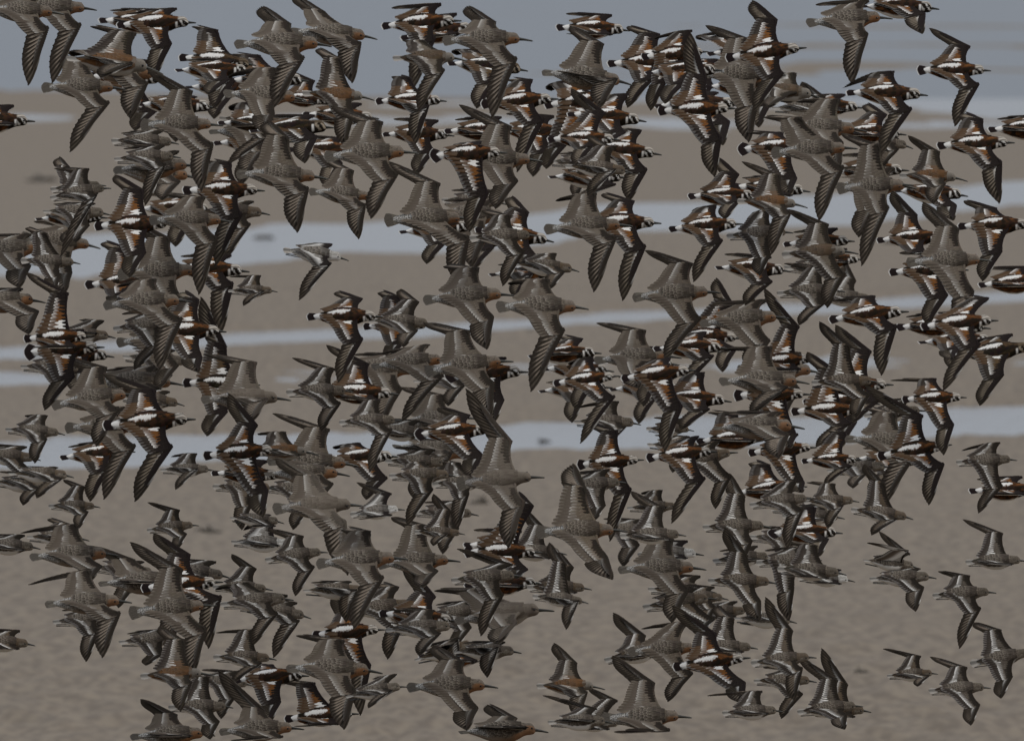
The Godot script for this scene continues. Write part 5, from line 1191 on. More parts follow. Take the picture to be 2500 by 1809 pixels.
	["sandpiper", "", "speckled grey sandpiper, one bent wing hanging down, just below a turnstone", "sandpipers in the flock", [0.218, 2.2, -37.358, 0.1691, -5, 5.6, 35.8, 0], [0.104, -0.119, 0.381, -0.099, -0.063, 0.754, 0.24, 0.079, -0.22, -0.36, 0.117, -0.2]],
	["sandpiper", "brown", "small brown sandpiper, wings swept level, just above a sandpiper", "sandpipers in the flock", [0.383, 2.105, -38.276, 0.1468, 4.2, 2.2, 22.6, 0], [0.24, 0.086, 0.22, -0.36, 0.132, 0.2, 0.141, 0.194, -0.271, -0.255, 0.078, -0.474]],
	["sandpiper", "", "speckled grey sandpiper, one wing lifted high, just above a sanderling", "sandpipers in the flock", [0.36, 2.111, -36.298, 0.1715, -5.9, 1.1, 36.2, 0], [0.24, 0.088, 0.22, -0.36, 0.135, 0.2, 0.187, 0.185, -0.394, -0.272, 0.276, -0.743]],
	["turnstone", "", "rust-and-white turnstone, one wing hanging deep, one swept back, just below a brown sandpiper", "turnstones in the flock", [0.445, 2.28, -37.323, 0.1895, -2.3, 5.5, 43.2, 1], [0.267, -0.078, 0.44, -0.259, -0.326, 0.965, 0.265, 0.012, -0.296, -0.123, -0.225, -0.41]],
	["sandpiper", "brown", "small brown sandpiper, one long wing hanging down, ahead of a turnstone", "sandpipers in the flock", [0.525, 2.221, -38.698, 0.1817, 4.7, 13.1, 37.4, 0], [0.335, -0.121, 0.4, 0.002, -0.326, 0.806, 0.24, 0.074, -0.22, -0.36, 0.107, -0.2]],
	["sandpiper", "", "speckled grey sandpiper, one wing raised high, one hanging, just above a sandpiper", "sandpipers in the flock", [0.624, 2.005, -39.459, 0.1923, -5.9, 1.1, 36.2, 0], [0.182, -0.022, 0.313, -0.01, -0.165, 0.713, 0.147, 0.194, -0.424, -0.039, 0.338, -0.834]],
	["sandpiper", "brown", "small brown sandpiper, one wing raised high, one hanging, just below a sandpiper", "sandpipers in the flock", [0.614, 1.922, -37.905, 0.1841, 3.5, -1.1, 36.2, 0], [0.273, -0.087, 0.327, 0.284, -0.083, 0.756, 0.052, 0.172, -0.375, -0.291, 0.41, -0.741]],
	["sanderling", "", "white-bellied pale sanderling, wings drawn back, just above a knot", "sanderlings in the flock", [0.436, 1.946, -39.04, 0.1827, 0.9, 1.1, 30.3, 1], [0.24, 0.067, 0.22, -0.36, 0.094, 0.2, 0.24, 0.078, -0.22, -0.36, 0.117, -0.2]],
	["red_knot", "", "rusty-faced grey knot, one wing raised, one hanging, just below a sanderling", "knots in the flock", [0.4, 1.956, -37.903, 0.2354, -0.8, 1.6, 38.1, 0], [0.287, -0.055, 0.31, 0.076, -0.184, 0.709, 0.132, 0.137, -0.32, -0.428, 0.081, -0.509]],
	["sandpiper", "", "speckled grey sandpiper, wings drawn back, just above a brown sandpiper", "sandpipers in the flock", [0.663, 1.864, -40.695, 0.1804, -6.6, 4.3, 29.8, 0], [0.24, 0.095, 0.22, -0.36, 0.15, 0.2, 0.24, 0.057, -0.22, -0.36, 0.075, -0.2]],
	["turnstone", "", "rust-and-white turnstone, one bent wing hanging down, just below a knot and just above a turnstone", "turnstones in the flock", [0.73, 2.253, -38.442, 0.187, -3.2, 4.9, 49, 0], [0.261, -0.177, 0.483, 0.193, 0.04, 0.822, 0.24, 0.043, -0.22, -0.36, 0.046, -0.2]],
	["turnstone", "", "rust-and-white turnstone, one wing lifted above its back, just above a sandpiper and following a sandpiper", "turnstones in the flock", [0.735, 2.064, -40.588, 0.215, 2.9, 6.2, 31.2, 1], [0.24, 0.095, 0.22, -0.36, 0.149, 0.2, 0.031, 0.17, -0.32, -0.151, 0.058, -0.676]],
	["turnstone", "", "rust-and-white turnstone, one wing raised, one hanging, following a sandpiper and just above a brown sandpiper", "turnstones in the flock", [0.842, 2.259, -37.504, 0.1605, -0.6, 1.9, 36, 0], [0.314, 0.066, 0.264, -0.156, -0.051, 0.557, 0.27, 0.216, -0.43, 0.079, 0.05, -0.764]],
	["sandpiper", "", "speckled grey sandpiper, wings swept level, ahead of a turnstone", "sandpipers in the flock", [0.996, 2.117, -40.81, 0.1871, 4.3, 4.5, 12.7, 0], [0.133, -0.001, 0.317, -0.095, -0.104, 0.681, 0.24, 0.06, -0.22, -0.36, 0.079, -0.2]],
	["sandpiper", "", "speckled grey sandpiper, one wing hanging deep, one swept back, just below a turnstone", "sandpipers in the flock", [0.695, 2.183, -36.669, 0.1671, -1.8, 6.6, 33.8, 0], [0.296, -0.012, 0.276, -0.029, -0.353, 0.748, 0.272, 0.128, -0.279, -0.126, -0.027, -0.47]],
	["sandpiper", "brown", "level small brown sandpiper, one wing raised, one hanging, just above a sandpiper", "sandpipers in the flock", [0.832, 2.167, -37.086, 0.1472, -3, 1.1, 27.6, 1], [0.182, 0.078, 0.314, -0.117, -0.192, 0.617, 0.081, 0.167, -0.293, -0.413, 0.142, -0.485]],
	["sandpiper", "", "speckled grey sandpiper, wings drawn back, ahead of a sandpiper and just above a turnstone", "sandpipers in the flock", [0.871, 1.967, -41.11, 0.1813, -2.8, -1.2, 30.4, 0], [0.24, 0.074, 0.22, -0.36, 0.107, 0.2, 0.24, 0.06, -0.22, -0.36, 0.079, -0.2]],
	["turnstone", "", "rust-and-white turnstone, tail fanned, one wing raised, one folded low, just below a sandpiper", "turnstones in the flock", [0.798, 2.016, -38.74, 0.2077, -6.1, 0.9, 25.4, 2], [0.265, 0.06, 0.295, 0.1, 0.041, 0.684, 0.171, 0.2, -0.303, 0.041, 0.071, -0.675]],
	["sandpiper", "", "speckled grey sandpiper, one wing lifted above its back, following a sanderling", "sandpipers in the flock", [0.785, 1.978, -37.245, 0.1822, 2.8, -3.6, 34.8, 0], [0.24, 0.059, 0.22, -0.36, 0.077, 0.2, 0.044, 0.171, -0.361, -0.338, 0.054, -0.586]],
	["sanderling", "", "white-bellied pale sanderling, wings drawn back, ahead of a sandpiper", "sanderlings in the flock", [0.876, 1.851, -39.676, 0.1631, -1.4, -3.3, 30.4, 1], [0.24, 0.051, 0.22, -0.36, 0.062, 0.2, 0.24, 0.043, -0.22, -0.36, 0.046, -0.2]],
	["sandpiper", "", "speckled grey sandpiper, one long wing hanging down, just below a sandpiper", "sandpipers in the flock", [0.784, 1.875, -40.278, 0.1869, 2.1, 3.5, 36.4, 0], [0.052, -0.186, 0.414, -0.055, -0.477, 0.842, 0.24, 0.065, -0.22, -0.36, 0.091, -0.2]],
	["sandpiper", "brown", "small brown sandpiper, one wing raised high, one hanging, just above a sandpiper", "sandpipers in the flock", [0.954, 2.151, -36.668, 0.1631, 6.3, -7.5, 35.5, 0], [0.26, 0.143, 0.269, -0.1, 0.032, 0.588, -0.029, 0.297, -0.363, -0.417, 0.458, -0.62]],
	["sandpiper", "", "speckled grey sandpiper, both wings raised, just above a sandpiper", "sandpipers in the flock", [1.049, 1.907, -39.35, 0.1596, -6.6, -7.1, 13.1, 0], [0.218, 0.292, 0.142, -0.524, 0.409, 0.252, 0.314, 0.153, -0.224, -0.218, 0.422, -0.563]],
	["sandpiper", "", "speckled grey sandpiper, one bent wing hanging down, just below a sandpiper", "sandpipers in the flock", [1.025, 1.958, -37.301, 0.176, 4.5, 2.3, 19.1, 1], [0.31, -0.073, 0.242, 0.185, -0.281, 0.627, 0.24, 0.041, -0.22, -0.36, 0.042, -0.2]],
	["sandpiper", "", "speckled grey sandpiper, one wing hanging deep, one swept back, just above a turnstone", "sandpipers in the flock", [1.255, 2.253, -37.629, 0.1631, -4.7, 3.1, 36.1, 0], [0.202, -0.221, 0.404, -0.224, -0.45, 0.764, 0.236, 0.11, -0.294, -0.367, -0.08, -0.449]],
	["turnstone", "", "rust-and-white turnstone, wings drawn back, just below a sandpiper", "turnstones in the flock", [1.332, 2.144, -38.433, 0.2023, -6.8, 0.6, 30.2, 0], [0.24, 0.071, 0.22, -0.36, 0.101, 0.2, 0.24, 0.061, -0.22, -0.36, 0.082, -0.2]],
	["sandpiper", "", "speckled grey sandpiper, one wing lifted high, just above a sandpiper", "sandpipers in the flock", [1.268, 2.004, -37.253, 0.1623, -2.6, 1.8, 36.2, 0], [0.24, 0.098, 0.22, -0.36, 0.157, 0.2, 0.121, 0.202, -0.443, -0.487, 0.272, -0.792]],
	["sandpiper", "brown", "small brown sandpiper, one wing raised high, one hanging, just above a brown sandpiper", "sandpipers in the flock", [0.7, 1.776, -36.643, 0.1694, 0.9, 6.1, 36.4, 1], [0.267, 0.031, 0.296, 0.083, -0.237, 0.702, 0.174, 0.196, -0.424, -0.182, 0.521, -0.926]],
	["sandpiper", "brown", "level small brown sandpiper, one bent wing hanging down, just below a brown sandpiper", "sandpipers in the flock", [0.745, 1.612, -38.783, 0.1724, 6, 0.6, 27.7, 0], [0.281, -0.097, 0.261, -0.046, -0.321, 0.602, 0.24, 0.093, -0.22, -0.36, 0.147, -0.2]],
	["sandpiper", "", "speckled grey sandpiper, one wing raised high, one folded low, following a brown sandpiper", "sandpipers in the flock", [0.842, 1.597, -37.646, 0.1755, -2.4, 6, 36.1, 0], [0.219, 0.1, 0.303, 0.139, 0.174, 0.706, 0.157, 0.189, -0.409, -0.386, 0.394, -0.87]],
	["sandpiper", "brown", "small brown sandpiper, one wing lifted high, ahead of a sandpiper", "sandpipers in the flock", [0.881, 1.555, -38.363, 0.1765, 2.2, -1.2, 36.3, 0], [0.24, 0.052, 0.22, -0.36, 0.063, 0.2, 0.118, 0.18, -0.388, -0.292, 0.501, -0.885]],
	["sandpiper", "", "speckled grey sandpiper, wings swept level, just below a brown sandpiper", "sandpipers in the flock", [0.627, 1.62, -37.058, 0.1597, -2, 2.7, 26.8, 1], [0.24, 0.081, 0.22, -0.36, 0.122, 0.2, 0.157, 0.19, -0.301, -0.718, 0.117, -0.456]],
	["sandpiper", "", "speckled grey sandpiper, wings swept level, just above a brown sandpiper", "sandpipers in the flock", [0.737, 1.658, -41.344, 0.1833, 1, -2.7, 12.3, 0], [0.24, 0.045, 0.22, -0.36, 0.05, 0.2, 0.01, -0.147, -0.165, -0.392, -0.16, -0.401]],
	["sandpiper", "", "speckled grey sandpiper, one wing lifted high, just above a turnstone", "sandpipers in the flock", [0.598, 1.651, -39.853, 0.1844, -5.9, -0.2, 36.3, 0], [0.24, 0.086, 0.22, -0.36, 0.133, 0.2, 0.155, 0.194, -0.421, -0.074, 0.197, -0.812]],
	["turnstone", "", "rust-and-white turnstone, one wing raised high, one hanging, just below a sandpiper", "turnstones in the flock", [0.526, 1.728, -37.481, 0.207, 2.6, 7.4, 53.1, 0], [0.396, 0.01, 0.383, 0.351, 0.159, 0.779, 0.088, 0.076, -0.372, -0.428, 0.187, -0.837]],
	["red_knot", "", "rusty-faced grey knot, one wing hanging deep, one swept back, ahead of a brown sandpiper", "knots in the flock", [0.428, 1.665, -39.437, 0.2136, 2, 3.8, 43.6, 1], [0.319, -0.064, 0.395, -0.022, -0.184, 0.739, 0.294, 0.102, -0.356, -0.324, -0.023, -0.463]],
	["sandpiper", "brown", "small brown sandpiper, one wing lifted above its back, following a knot", "sandpipers in the flock", [0.364, 1.579, -40.951, 0.2008, -4.3, 10.6, 32, 0], [0.24, 0.087, 0.22, -0.36, 0.134, 0.2, 0.158, 0.059, -0.318, -0.216, 0.294, -0.724]],
	["red_knot", "", "rusty-faced grey knot, one wing lifted high, ahead of a sandpiper", "knots in the flock", [0.35, 1.605, -37.065, 0.2363, 1, 2.1, 50.7, 1], [0.24, 0.049, 0.22, -0.36, 0.058, 0.2, 0.094, 0.089, -0.39, -0.354, 0.166, -0.755]],
	["dunlin", "", "level rust-backed grey-headed dunlin, one wing raised high, one hanging, just above a sandpiper", "dunlins in the flock", [0.157, 1.645, -37.859, 0.1842, -4.7, -0.6, 34.6, 0], [0.208, 0.118, 0.299, 0.06, -0.03, 0.711, 0.093, 0.154, -0.336, -0.22, 0.284, -0.68]],
	["sandpiper", "", "speckled grey sandpiper, one wing lifted above its back, following a sandpiper", "sandpipers in the flock", [0.176, 1.616, -36.649, 0.1672, 1.7, 0.9, 19.7, 1], [0.24, 0.099, 0.22, -0.36, 0.157, 0.2, 0.234, 0.084, -0.303, -0.581, 0.27, -0.496]],
	["sandpiper", "", "speckled grey sandpiper, one wing lifted above its back, ahead of a sandpiper", "sandpipers in the flock", [0.237, 1.37, -41.112, 0.1789, 1.2, 0, 36.3, 0], [0.24, 0.058, 0.22, -0.36, 0.075, 0.2, 0.366, 0.144, -0.393, -0.105, 0.23, -0.648]],
	["sandpiper", "", "speckled grey sandpiper, one wing raised high, one hanging, just below a brown sandpiper", "sandpipers in the flock", [0.124, 1.948, -36.293, 0.1444, 3.2, -6, 36, 0], [0.333, 0.155, 0.201, 0.165, -0.139, 0.649, 0.025, 0.392, -0.485, -0.325, 0.601, -0.821]],
	["sandpiper", "brown", "small brown sandpiper, one wing lifted above its back, just above a sandpiper", "sandpipers in the flock", [0.132, 1.83, -39.579, 0.1815, -4.1, -0.8, 35.2, 0], [0.24, 0.078, 0.22, -0.36, 0.117, 0.2, 0.221, 0.147, -0.304, 0.017, 0.17, -0.704]],
	["sandpiper", "brown", "climbing small brown sandpiper, one bent wing hanging down, just below a brown sandpiper", "sandpipers in the flock", [0.46, 1.815, -39.025, 0.2045, -1.4, 7.7, 26, 1], [0.415, -0.133, 0.361, 0.247, -0.037, 0.727, 0.24, 0.042, -0.22, -0.36, 0.044, -0.2]],
	["sandpiper", "brown", "small brown sandpiper, wings drawn back, just above a brown sandpiper and following a brown sandpiper", "sandpipers in the flock", [0.486, 1.778, -40.588, 0.1965, 0.3, -1.7, 30.3, 0], [0.24, 0.07, 0.22, -0.36, 0.101, 0.2, 0.24, 0.095, -0.22, -0.36, 0.149, -0.2]],
	["turnstone", "", "rust-and-white turnstone, one wing lifted high, just above a sandpiper", "turnstones in the flock", [-0.26, 1.744, -39.67, 0.2241, 3.1, -5.6, 38.6, 0], [0.24, 0.058, 0.22, -0.36, 0.076, 0.2, 0.164, 0.083, -0.314, -0.282, 0.303, -0.72]],
	["sandpiper", "", "speckled grey sandpiper, one wing hanging, one swept back, just below a turnstone", "sandpipers in the flock", [-0.236, 1.826, -37.308, 0.1916, 1.9, 3.6, 21, 0], [0.258, 0.03, 0.3, -0.051, -0.12, 0.62, 0.163, 0.11, -0.307, -0.414, 0.118, -0.478]],
	["sandpiper", "brown", "small brown sandpiper, one wing raised, one hanging, following a turnstone and ahead of a turnstone", "sandpipers in the flock", [-0.368, 1.751, -40.067, 0.2131, -3.8, 7.5, 33.4, 1], [0.28, -0.056, 0.286, -0.03, -0.339, 0.669, 0.276, 0.08, -0.286, 0.099, -0.048, -0.647]],
	["grey_knot", "", "plain grey-brown knot, wings held short and level, just below a turnstone", "knots in the flock", [-0.021, 1.805, -38.523, 0.2716, 1.9, 7.8, 22.8, 1], [0.122, 0.04, 0.317, -0.077, 0.039, 0.698, -0.188, 0.183, -0.249, -0.675, 0.2, -0.4]],
	["sandpiper", "", "level speckled grey sandpiper, one bent wing hanging down, ahead of a turnstone", "sandpipers in the flock", [-0.067, 1.677, -39.072, 0.187, 1.4, 0.9, 12.3, 0], [0.169, 0.139, 0.295, -0.009, -0.232, 0.553, 0.24, 0.077, -0.22, -0.36, 0.114, -0.2]],
	["sandpiper", "brown", "small brown sandpiper, one bent wing hanging down, following a turnstone", "sandpipers in the flock", [-0.186, 1.61, -40.468, 0.1894, -5.4, 15.5, 10.9, 0], [0.194, 0.18, 0.267, 0.042, -0.29, 0.542, 0.24, 0.083, -0.22, -0.36, 0.125, -0.2]],
	["red_knot", "", "level rusty-faced grey knot, one wing raised, one hanging, just below a turnstone", "knots in the flock", [-0.159, 1.64, -37.957, 0.2438, 0.5, 1.4, 33.2, 1], [0.272, -0.081, 0.299, 0.15, -0.058, 0.707, 0.127, 0.084, -0.312, -0.209, 0.123, -0.632]],
	["sandpiper", "", "speckled grey sandpiper, wings held short and level, ahead of a knot", "sandpipers in the flock", [-0.351, 1.684, -36.859, 0.1623, 3.1, 11.1, 14.4, 0], [0.268, 0.048, 0.295, -0.156, -0.077, 0.504, 0.347, 0.132, -0.236, -0.045, 0.092, -0.473]],
	["red_knot", "", "rusty-faced grey knot, wings swept level, just below a knot and following a sandpiper", "knots in the flock", [-0.023, 1.48, -38.707, 0.2461, -6.4, 1.7, 12.1, 0], [0.24, 0.084, 0.22, -0.36, 0.128, 0.2, 0.183, 0.047, -0.318, -0.107, 0.151, -0.657]],
	["turnstone", "", "rust-and-white turnstone, wings drawn back, ahead of a brown sandpiper", "turnstones in the flock", [-0.161, 1.483, -42.722, 0.2413, 6.3, 0.9, 30.4, 0], [0.24, 0.075, 0.22, -0.36, 0.11, 0.2, 0.24, 0.048, -0.22, -0.36, 0.057, -0.2]],
	["sandpiper", "", "speckled grey sandpiper, wings drawn back, just above a turnstone", "sandpipers in the flock", [-0.897, 1.84, -40.298, 0.2056, 6.1, -5.3, 29.7, 1], [0.24, 0.073, 0.22, -0.36, 0.107, 0.2, 0.24, 0.057, -0.22, -0.36, 0.073, -0.2]],
	["sandpiper", "", "level speckled grey sandpiper, one wing lifted above its back, just above a sandpiper", "sandpipers in the flock", [-0.727, 1.88, -38.446, 0.1633, 1.8, -1.8, 36.3, 0], [0.24, 0.092, 0.22, -0.36, 0.143, 0.2, 0.196, 0.146, -0.321, -0.222, 0.26, -0.582]],
	["sandpiper", "", "speckled grey sandpiper, one wing hanging, one swept back, following a sandpiper", "sandpipers in the flock", [-0.676, 1.877, -37.727, 0.1961, -5.6, 4.5, 28.4, 0], [0.239, -0.039, 0.297, -0.132, -0.303, 0.596, -0.078, 0.097, -0.321, -0.526, -0.02, -0.473]],
	["sandpiper", "", "speckled grey sandpiper, one long wing hanging down, ahead of a sandpiper", "sandpipers in the flock", [-0.633, 1.812, -38.51, 0.1842, 1.1, -8, 21.8, 0], [0.331, 0.011, 0.251, 0.028, -0.424, 0.659, 0.24, 0.078, -0.22, -0.36, 0.116, -0.2]],
	["sandpiper", "brown", "small brown sandpiper, one wing raised, one hanging, following a turnstone and just above a sandpiper", "sandpipers in the flock", [-0.715, 1.708, -38.114, 0.1707, 6, -0.7, 32.8, 1], [0.288, 0.09, 0.276, -0.16, -0.027, 0.619, 0.117, 0.222, -0.416, -0.513, 0.142, -0.51]],
	["sandpiper", "brown", "small brown sandpiper, one bent wing hanging down, just below a knot", "sandpipers in the flock", [-0.481, 1.853, -38.899, 0.1813, -6.5, 0.2, 12.3, 0], [0.287, 0.072, 0.281, 0.101, -0.351, 0.522, 0.24, 0.07, -0.22, -0.36, 0.101, -0.2]],
	["turnstone", "", "rust-and-white turnstone, one wing raised, one hanging, just above a knot", "turnstones in the flock", [-0.451, 1.721, -39.28, 0.2022, 3.1, 4.8, 52.5, 0], [0.271, -0.158, 0.471, 0.086, -0.367, 1.129, 0.079, -0.06, -0.289, -0.167, 0.023, -0.693]],
	["red_knot", "", "rusty-faced grey knot, one wing raised, one hanging, just below a turnstone and following a sandpiper", "knots in the flock", [-0.465, 1.719, -37.279, 0.2527, 2.3, -1.4, 34.8, 0], [0.234, -0.039, 0.298, 0.134, -0.205, 0.723, 0.077, 0.138, -0.292, -0.427, 0.116, -0.442]],
	["turnstone", "", "rust-and-white turnstone, one wing hanging, one swept back, ahead of a brown sandpiper", "turnstones in the flock", [-0.657, 1.622, -38.765, 0.2107, 5, 3.8, 30.1, 1], [0.131, -0.145, 0.361, -0.006, -0.183, 0.776, 0.021, 0.003, -0.276, -0.203, -0.158, -0.588]],
	["turnstone", "", "rust-and-white turnstone, one wing lifted above its back, just below a knot", "turnstones in the flock", [-0.531, 1.467, -39.691, 0.2097, 2.1, 4.6, 47.1, 0], [0.24, 0.078, 0.22, -0.36, 0.116, 0.2, -0.069, 0.21, -0.39, -0.706, 0.168, -0.602]],
	["red_knot", "", "rusty-faced grey knot, one wing lifted high, just below a turnstone", "knots in the flock", [-0.663, 1.539, -37.693, 0.2253, 1.4, 3.4, 36.2, 0], [0.24, 0.05, 0.22, -0.36, 0.06, 0.2, 0.037, 0.05, -0.287, -0.492, 0.328, -0.766]],
	["sandpiper", "", "climbing speckled grey sandpiper, one wing raised, one hanging, just below a sandpiper", "sandpipers in the flock", [1.199, 1.898, -37.717, 0.1692, 4.9, 3.8, 36.6, 0], [0.243, -0.082, 0.306, -0.117, -0.391, 0.856, 0.082, 0.094, -0.299, -0.411, 0.128, -0.464]],
	["sandpiper", "", "speckled grey sandpiper, one wing raised, one hanging, ahead of a sandpiper", "sandpipers in the flock", [1.316, 1.708, -38.128, 0.1797, -0.1, 10.6, 36.3, 1], [0.074, -0.096, 0.353, -0.161, -0.133, 0.739, 0.045, 0.181, -0.41, -0.333, 0.22, -0.697]],
	["sandpiper", "", "speckled grey sandpiper, one wing raised, one hanging, ahead of a brown sandpiper", "sandpipers in the flock", [1.165, 1.682, -37.01, 0.1644, -6.8, 3.5, 35.9, 0], [0.262, -0.072, 0.342, 0.059, -0.131, 0.737, 0.149, 0.148, -0.327, -0.385, 0.179, -0.666]],
	["sandpiper", "brown", "small brown sandpiper, one wing raised, one folded low, following a sandpiper", "sandpipers in the flock", [1.068, 1.672, -37.947, 0.1361, 4.4, 3.8, 28.1, 0], [0.34, 0.082, 0.236, 0.105, 0.107, 0.607, 0.161, 0.201, -0.326, -0.567, 0.305, -0.58]],
	["turnstone", "", "rust-and-white turnstone, one bent wing hanging down, just below a knot", "turnstones in the flock", [-0.774, 3.026, -42.709, 0.2459, 2.6, 1.5, 22.9, 0], [0.086, -0.08, 0.282, -0.141, -0.265, 0.644, 0.24, 0.079, -0.22, -0.36, 0.119, -0.2]],
	["turnstone", "", "level rust-and-white turnstone, one bent wing hanging down, just below a turnstone", "turnstones in the flock", [-0.552, 3.008, -42.209, 0.232, -6.2, -1.7, 20.1, 1], [0.188, -0.058, 0.302, -0.017, -0.263, 0.655, 0.24, 0.082, -0.22, -0.36, 0.125, -0.2]],
	["turnstone", "", "rust-and-white turnstone, wings drawn back, following a turnstone and just above a dunlin", "turnstones in the flock", [-1.107, 3.387, -42.307, 0.2437, -2.2, -2.9, 30.4, 0], [0.24, 0.089, 0.22, -0.36, 0.138, 0.2, 0.24, 0.049, -0.22, -0.36, 0.059, -0.2]],
	["turnstone", "", "rust-and-white turnstone, one bent wing hanging down, just above a knot", "turnstones in the flock", [-0.981, 3.147, -41.626, 0.2397, -2.2, -2.1, 16.7, 0], [0.195, -0.059, 0.301, -0.007, -0.236, 0.661, 0.24, 0.046, -0.22, -0.36, 0.052, -0.2]],
	["sandpiper", "", "dipping speckled grey sandpiper, one bent wing hanging down, just below a knot", "sandpipers in the flock", [-1.059, 2.379, -42.549, 0.2103, -6.6, -5.2, 23.3, 0], [0.199, -0.091, 0.285, -0.043, -0.243, 0.636, 0.24, 0.059, -0.22, -0.36, 0.079, -0.2]],
	["sandpiper", "", "level speckled grey sandpiper, one bent wing hanging down, just below a knot", "sandpipers in the flock", [-0.636, 2.022, -41.714, 0.1926, 2.9, -3.5, 30.1, 1], [0.274, -0.095, 0.289, 0.025, -0.296, 0.647, 0.24, 0.065, -0.22, -0.36, 0.09, -0.2]],
	["turnstone", "", "rust-and-white turnstone, wings drawn back, just above a turnstone and following a sandpiper", "turnstones in the flock", [-0.03, 1.842, -42.068, 0.2303, -2.8, -1.6, 30.4, 0], [0.24, 0.096, 0.22, -0.36, 0.152, 0.2, 0.24, 0.084, -0.22, -0.36, 0.127, -0.2]],
	["sandpiper", "", "speckled grey sandpiper, one bent wing hanging down, ahead of a sandpiper", "sandpipers in the flock", [-0.156, 1.665, -41.638, 0.1934, 6.5, 3.7, 27.3, 0], [0.196, -0.113, 0.272, -0.043, -0.243, 0.651, 0.24, 0.058, -0.22, -0.36, 0.076, -0.2]],
	["turnstone", "", "rust-and-white turnstone, one bent wing hanging down, just below a turnstone and ahead of a knot", "turnstones in the flock", [0.066, 3.071, -41.605, 0.228, -4.2, -1.6, 30.1, 0], [0.203, -0.103, 0.298, -0.043, -0.257, 0.661, 0.24, 0.098, -0.22, -0.36, 0.156, -0.2]],
	["red_knot", "", "rusty-faced grey knot, one bent wing hanging down, just below a turnstone", "knots in the flock", [0.8, 2.351, -42.461, 0.2579, -5.8, -1.5, 30, 1], [0.2, -0.081, 0.291, -0.046, -0.331, 0.622, 0.24, 0.087, -0.22, -0.36, 0.134, -0.2]],
	["turnstone", "", "level rust-and-white turnstone, one bent wing hanging down, ahead of a turnstone", "turnstones in the flock", [0.973, 2.267, -42.04, 0.2312, 6.3, -1.3, 29.9, 0], [0.213, -0.108, 0.29, 0.04, -0.233, 0.698, 0.24, 0.083, -0.22, -0.36, 0.126, -0.2]],
	["sandpiper", "", "speckled grey sandpiper, one bent wing hanging down, just above a sandpiper", "sandpipers in the flock", [0.805, 1.849, -42.412, 0.1957, 1.1, -3.5, 28, 0], [0.204, -0.069, 0.295, -0.018, -0.318, 0.644, 0.24, 0.062, -0.22, -0.36, 0.084, -0.2]],
	["turnstone", "", "level rust-and-white turnstone, one bent wing hanging down, ahead of a turnstone", "turnstones in the flock", [-1.305, 2.394, -42.59, 0.2334, -2.8, -3.1, 23.5, 0], [0.157, -0.087, 0.291, 0.026, -0.226, 0.691, 0.24, 0.044, -0.22, -0.36, 0.048, -0.2]],
	["sandpiper", "", "speckled grey sandpiper, one bent wing hanging down, following a sandpiper", "sandpipers in the flock", [0.345, 1.856, -42.843, 0.1977, -1.6, -3.6, 25.4, 1], [0.194, -0.084, 0.29, -0.043, -0.27, 0.646, 0.24, 0.07, -0.22, -0.36, 0.1, -0.2]],
	["sandpiper", "", "level speckled grey sandpiper, wings drawn back, following a sandpiper and ahead of a sandpiper", "sandpipers in the flock", [-0.706, 1.68, -41.579, 0.1922, -3.4, -3.7, 30.5, 0], [0.24, 0.098, 0.22, -0.36, 0.156, 0.2, 0.24, 0.1, -0.22, -0.36, 0.16, -0.2]],
	["turnstone", "", "rust-and-white turnstone, one bent wing hanging down, following a turnstone and just above a turnstone", "turnstones in the flock", [1.31, 2.479, -42.369, 0.2318, -2.9, -0.1, 27.6, 0], [0.175, -0.112, 0.284, -0.05, -0.234, 0.659, 0.24, 0.076, -0.22, -0.36, 0.112, -0.2]],
	["red_knot", "", "rusty-faced grey knot, one bent wing hanging down, just below a brown turnstone", "knots in the flock", [-0.742, 3.08, -40.81, 0.2534, 5.4, -0.6, 22.4, 0], [0.177, -0.077, 0.295, -0.026, -0.242, 0.675, 0.24, 0.075, -0.22, -0.36, 0.11, -0.2]],
	["turnstone", "", "rust-and-white turnstone, one bent wing hanging down, following a knot", "turnstones in the flock", [-1, 2.829, -42.407, 0.2441, -2, -1.5, 17.4, 1], [0.195, -0.063, 0.299, -0.009, -0.234, 0.661, 0.24, 0.091, -0.22, -0.36, 0.142, -0.2]],
	["red_knot", "", "rusty-faced grey knot, one bent wing hanging down, following a sandpiper", "knots in the flock", [-1.441, 2.745, -40.753, 0.2581, 0.3, 2.6, 19.3, 1], [0.243, -0.106, 0.263, 0.121, -0.189, 0.665, 0.24, 0.077, -0.22, -0.36, 0.114, -0.2]],
	["sandpiper", "", "level speckled grey sandpiper, one bent wing hanging down, just above a turnstone", "sandpipers in the flock", [0.207, 2.971, -42.28, 0.195, 3.6, -1.7, 23.9, 0], [0.177, -0.078, 0.295, -0.08, -0.266, 0.644, 0.24, 0.057, -0.22, -0.36, 0.075, -0.2]],
	["turnstone", "", "rust-and-white turnstone, one bent wing hanging down, just below a knot and just below a turnstone", "turnstones in the flock", [0.672, 3.205, -41.201, 0.2312, 2.6, -0.8, 23.6, 0], [0.333, -0.101, 0.271, 0.198, -0.224, 0.676, 0.24, 0.056, -0.22, -0.36, 0.072, -0.2]],
	["turnstone", "", "rust-and-white turnstone, wings drawn back, just above a knot and just above a knot", "turnstones in the flock", [1.057, 2.949, -42.132, 0.2364, 2.1, 1.5, 30.4, 1], [0.24, 0.055, 0.22, -0.36, 0.071, 0.2, 0.24, 0.088, -0.22, -0.36, 0.136, -0.2]],
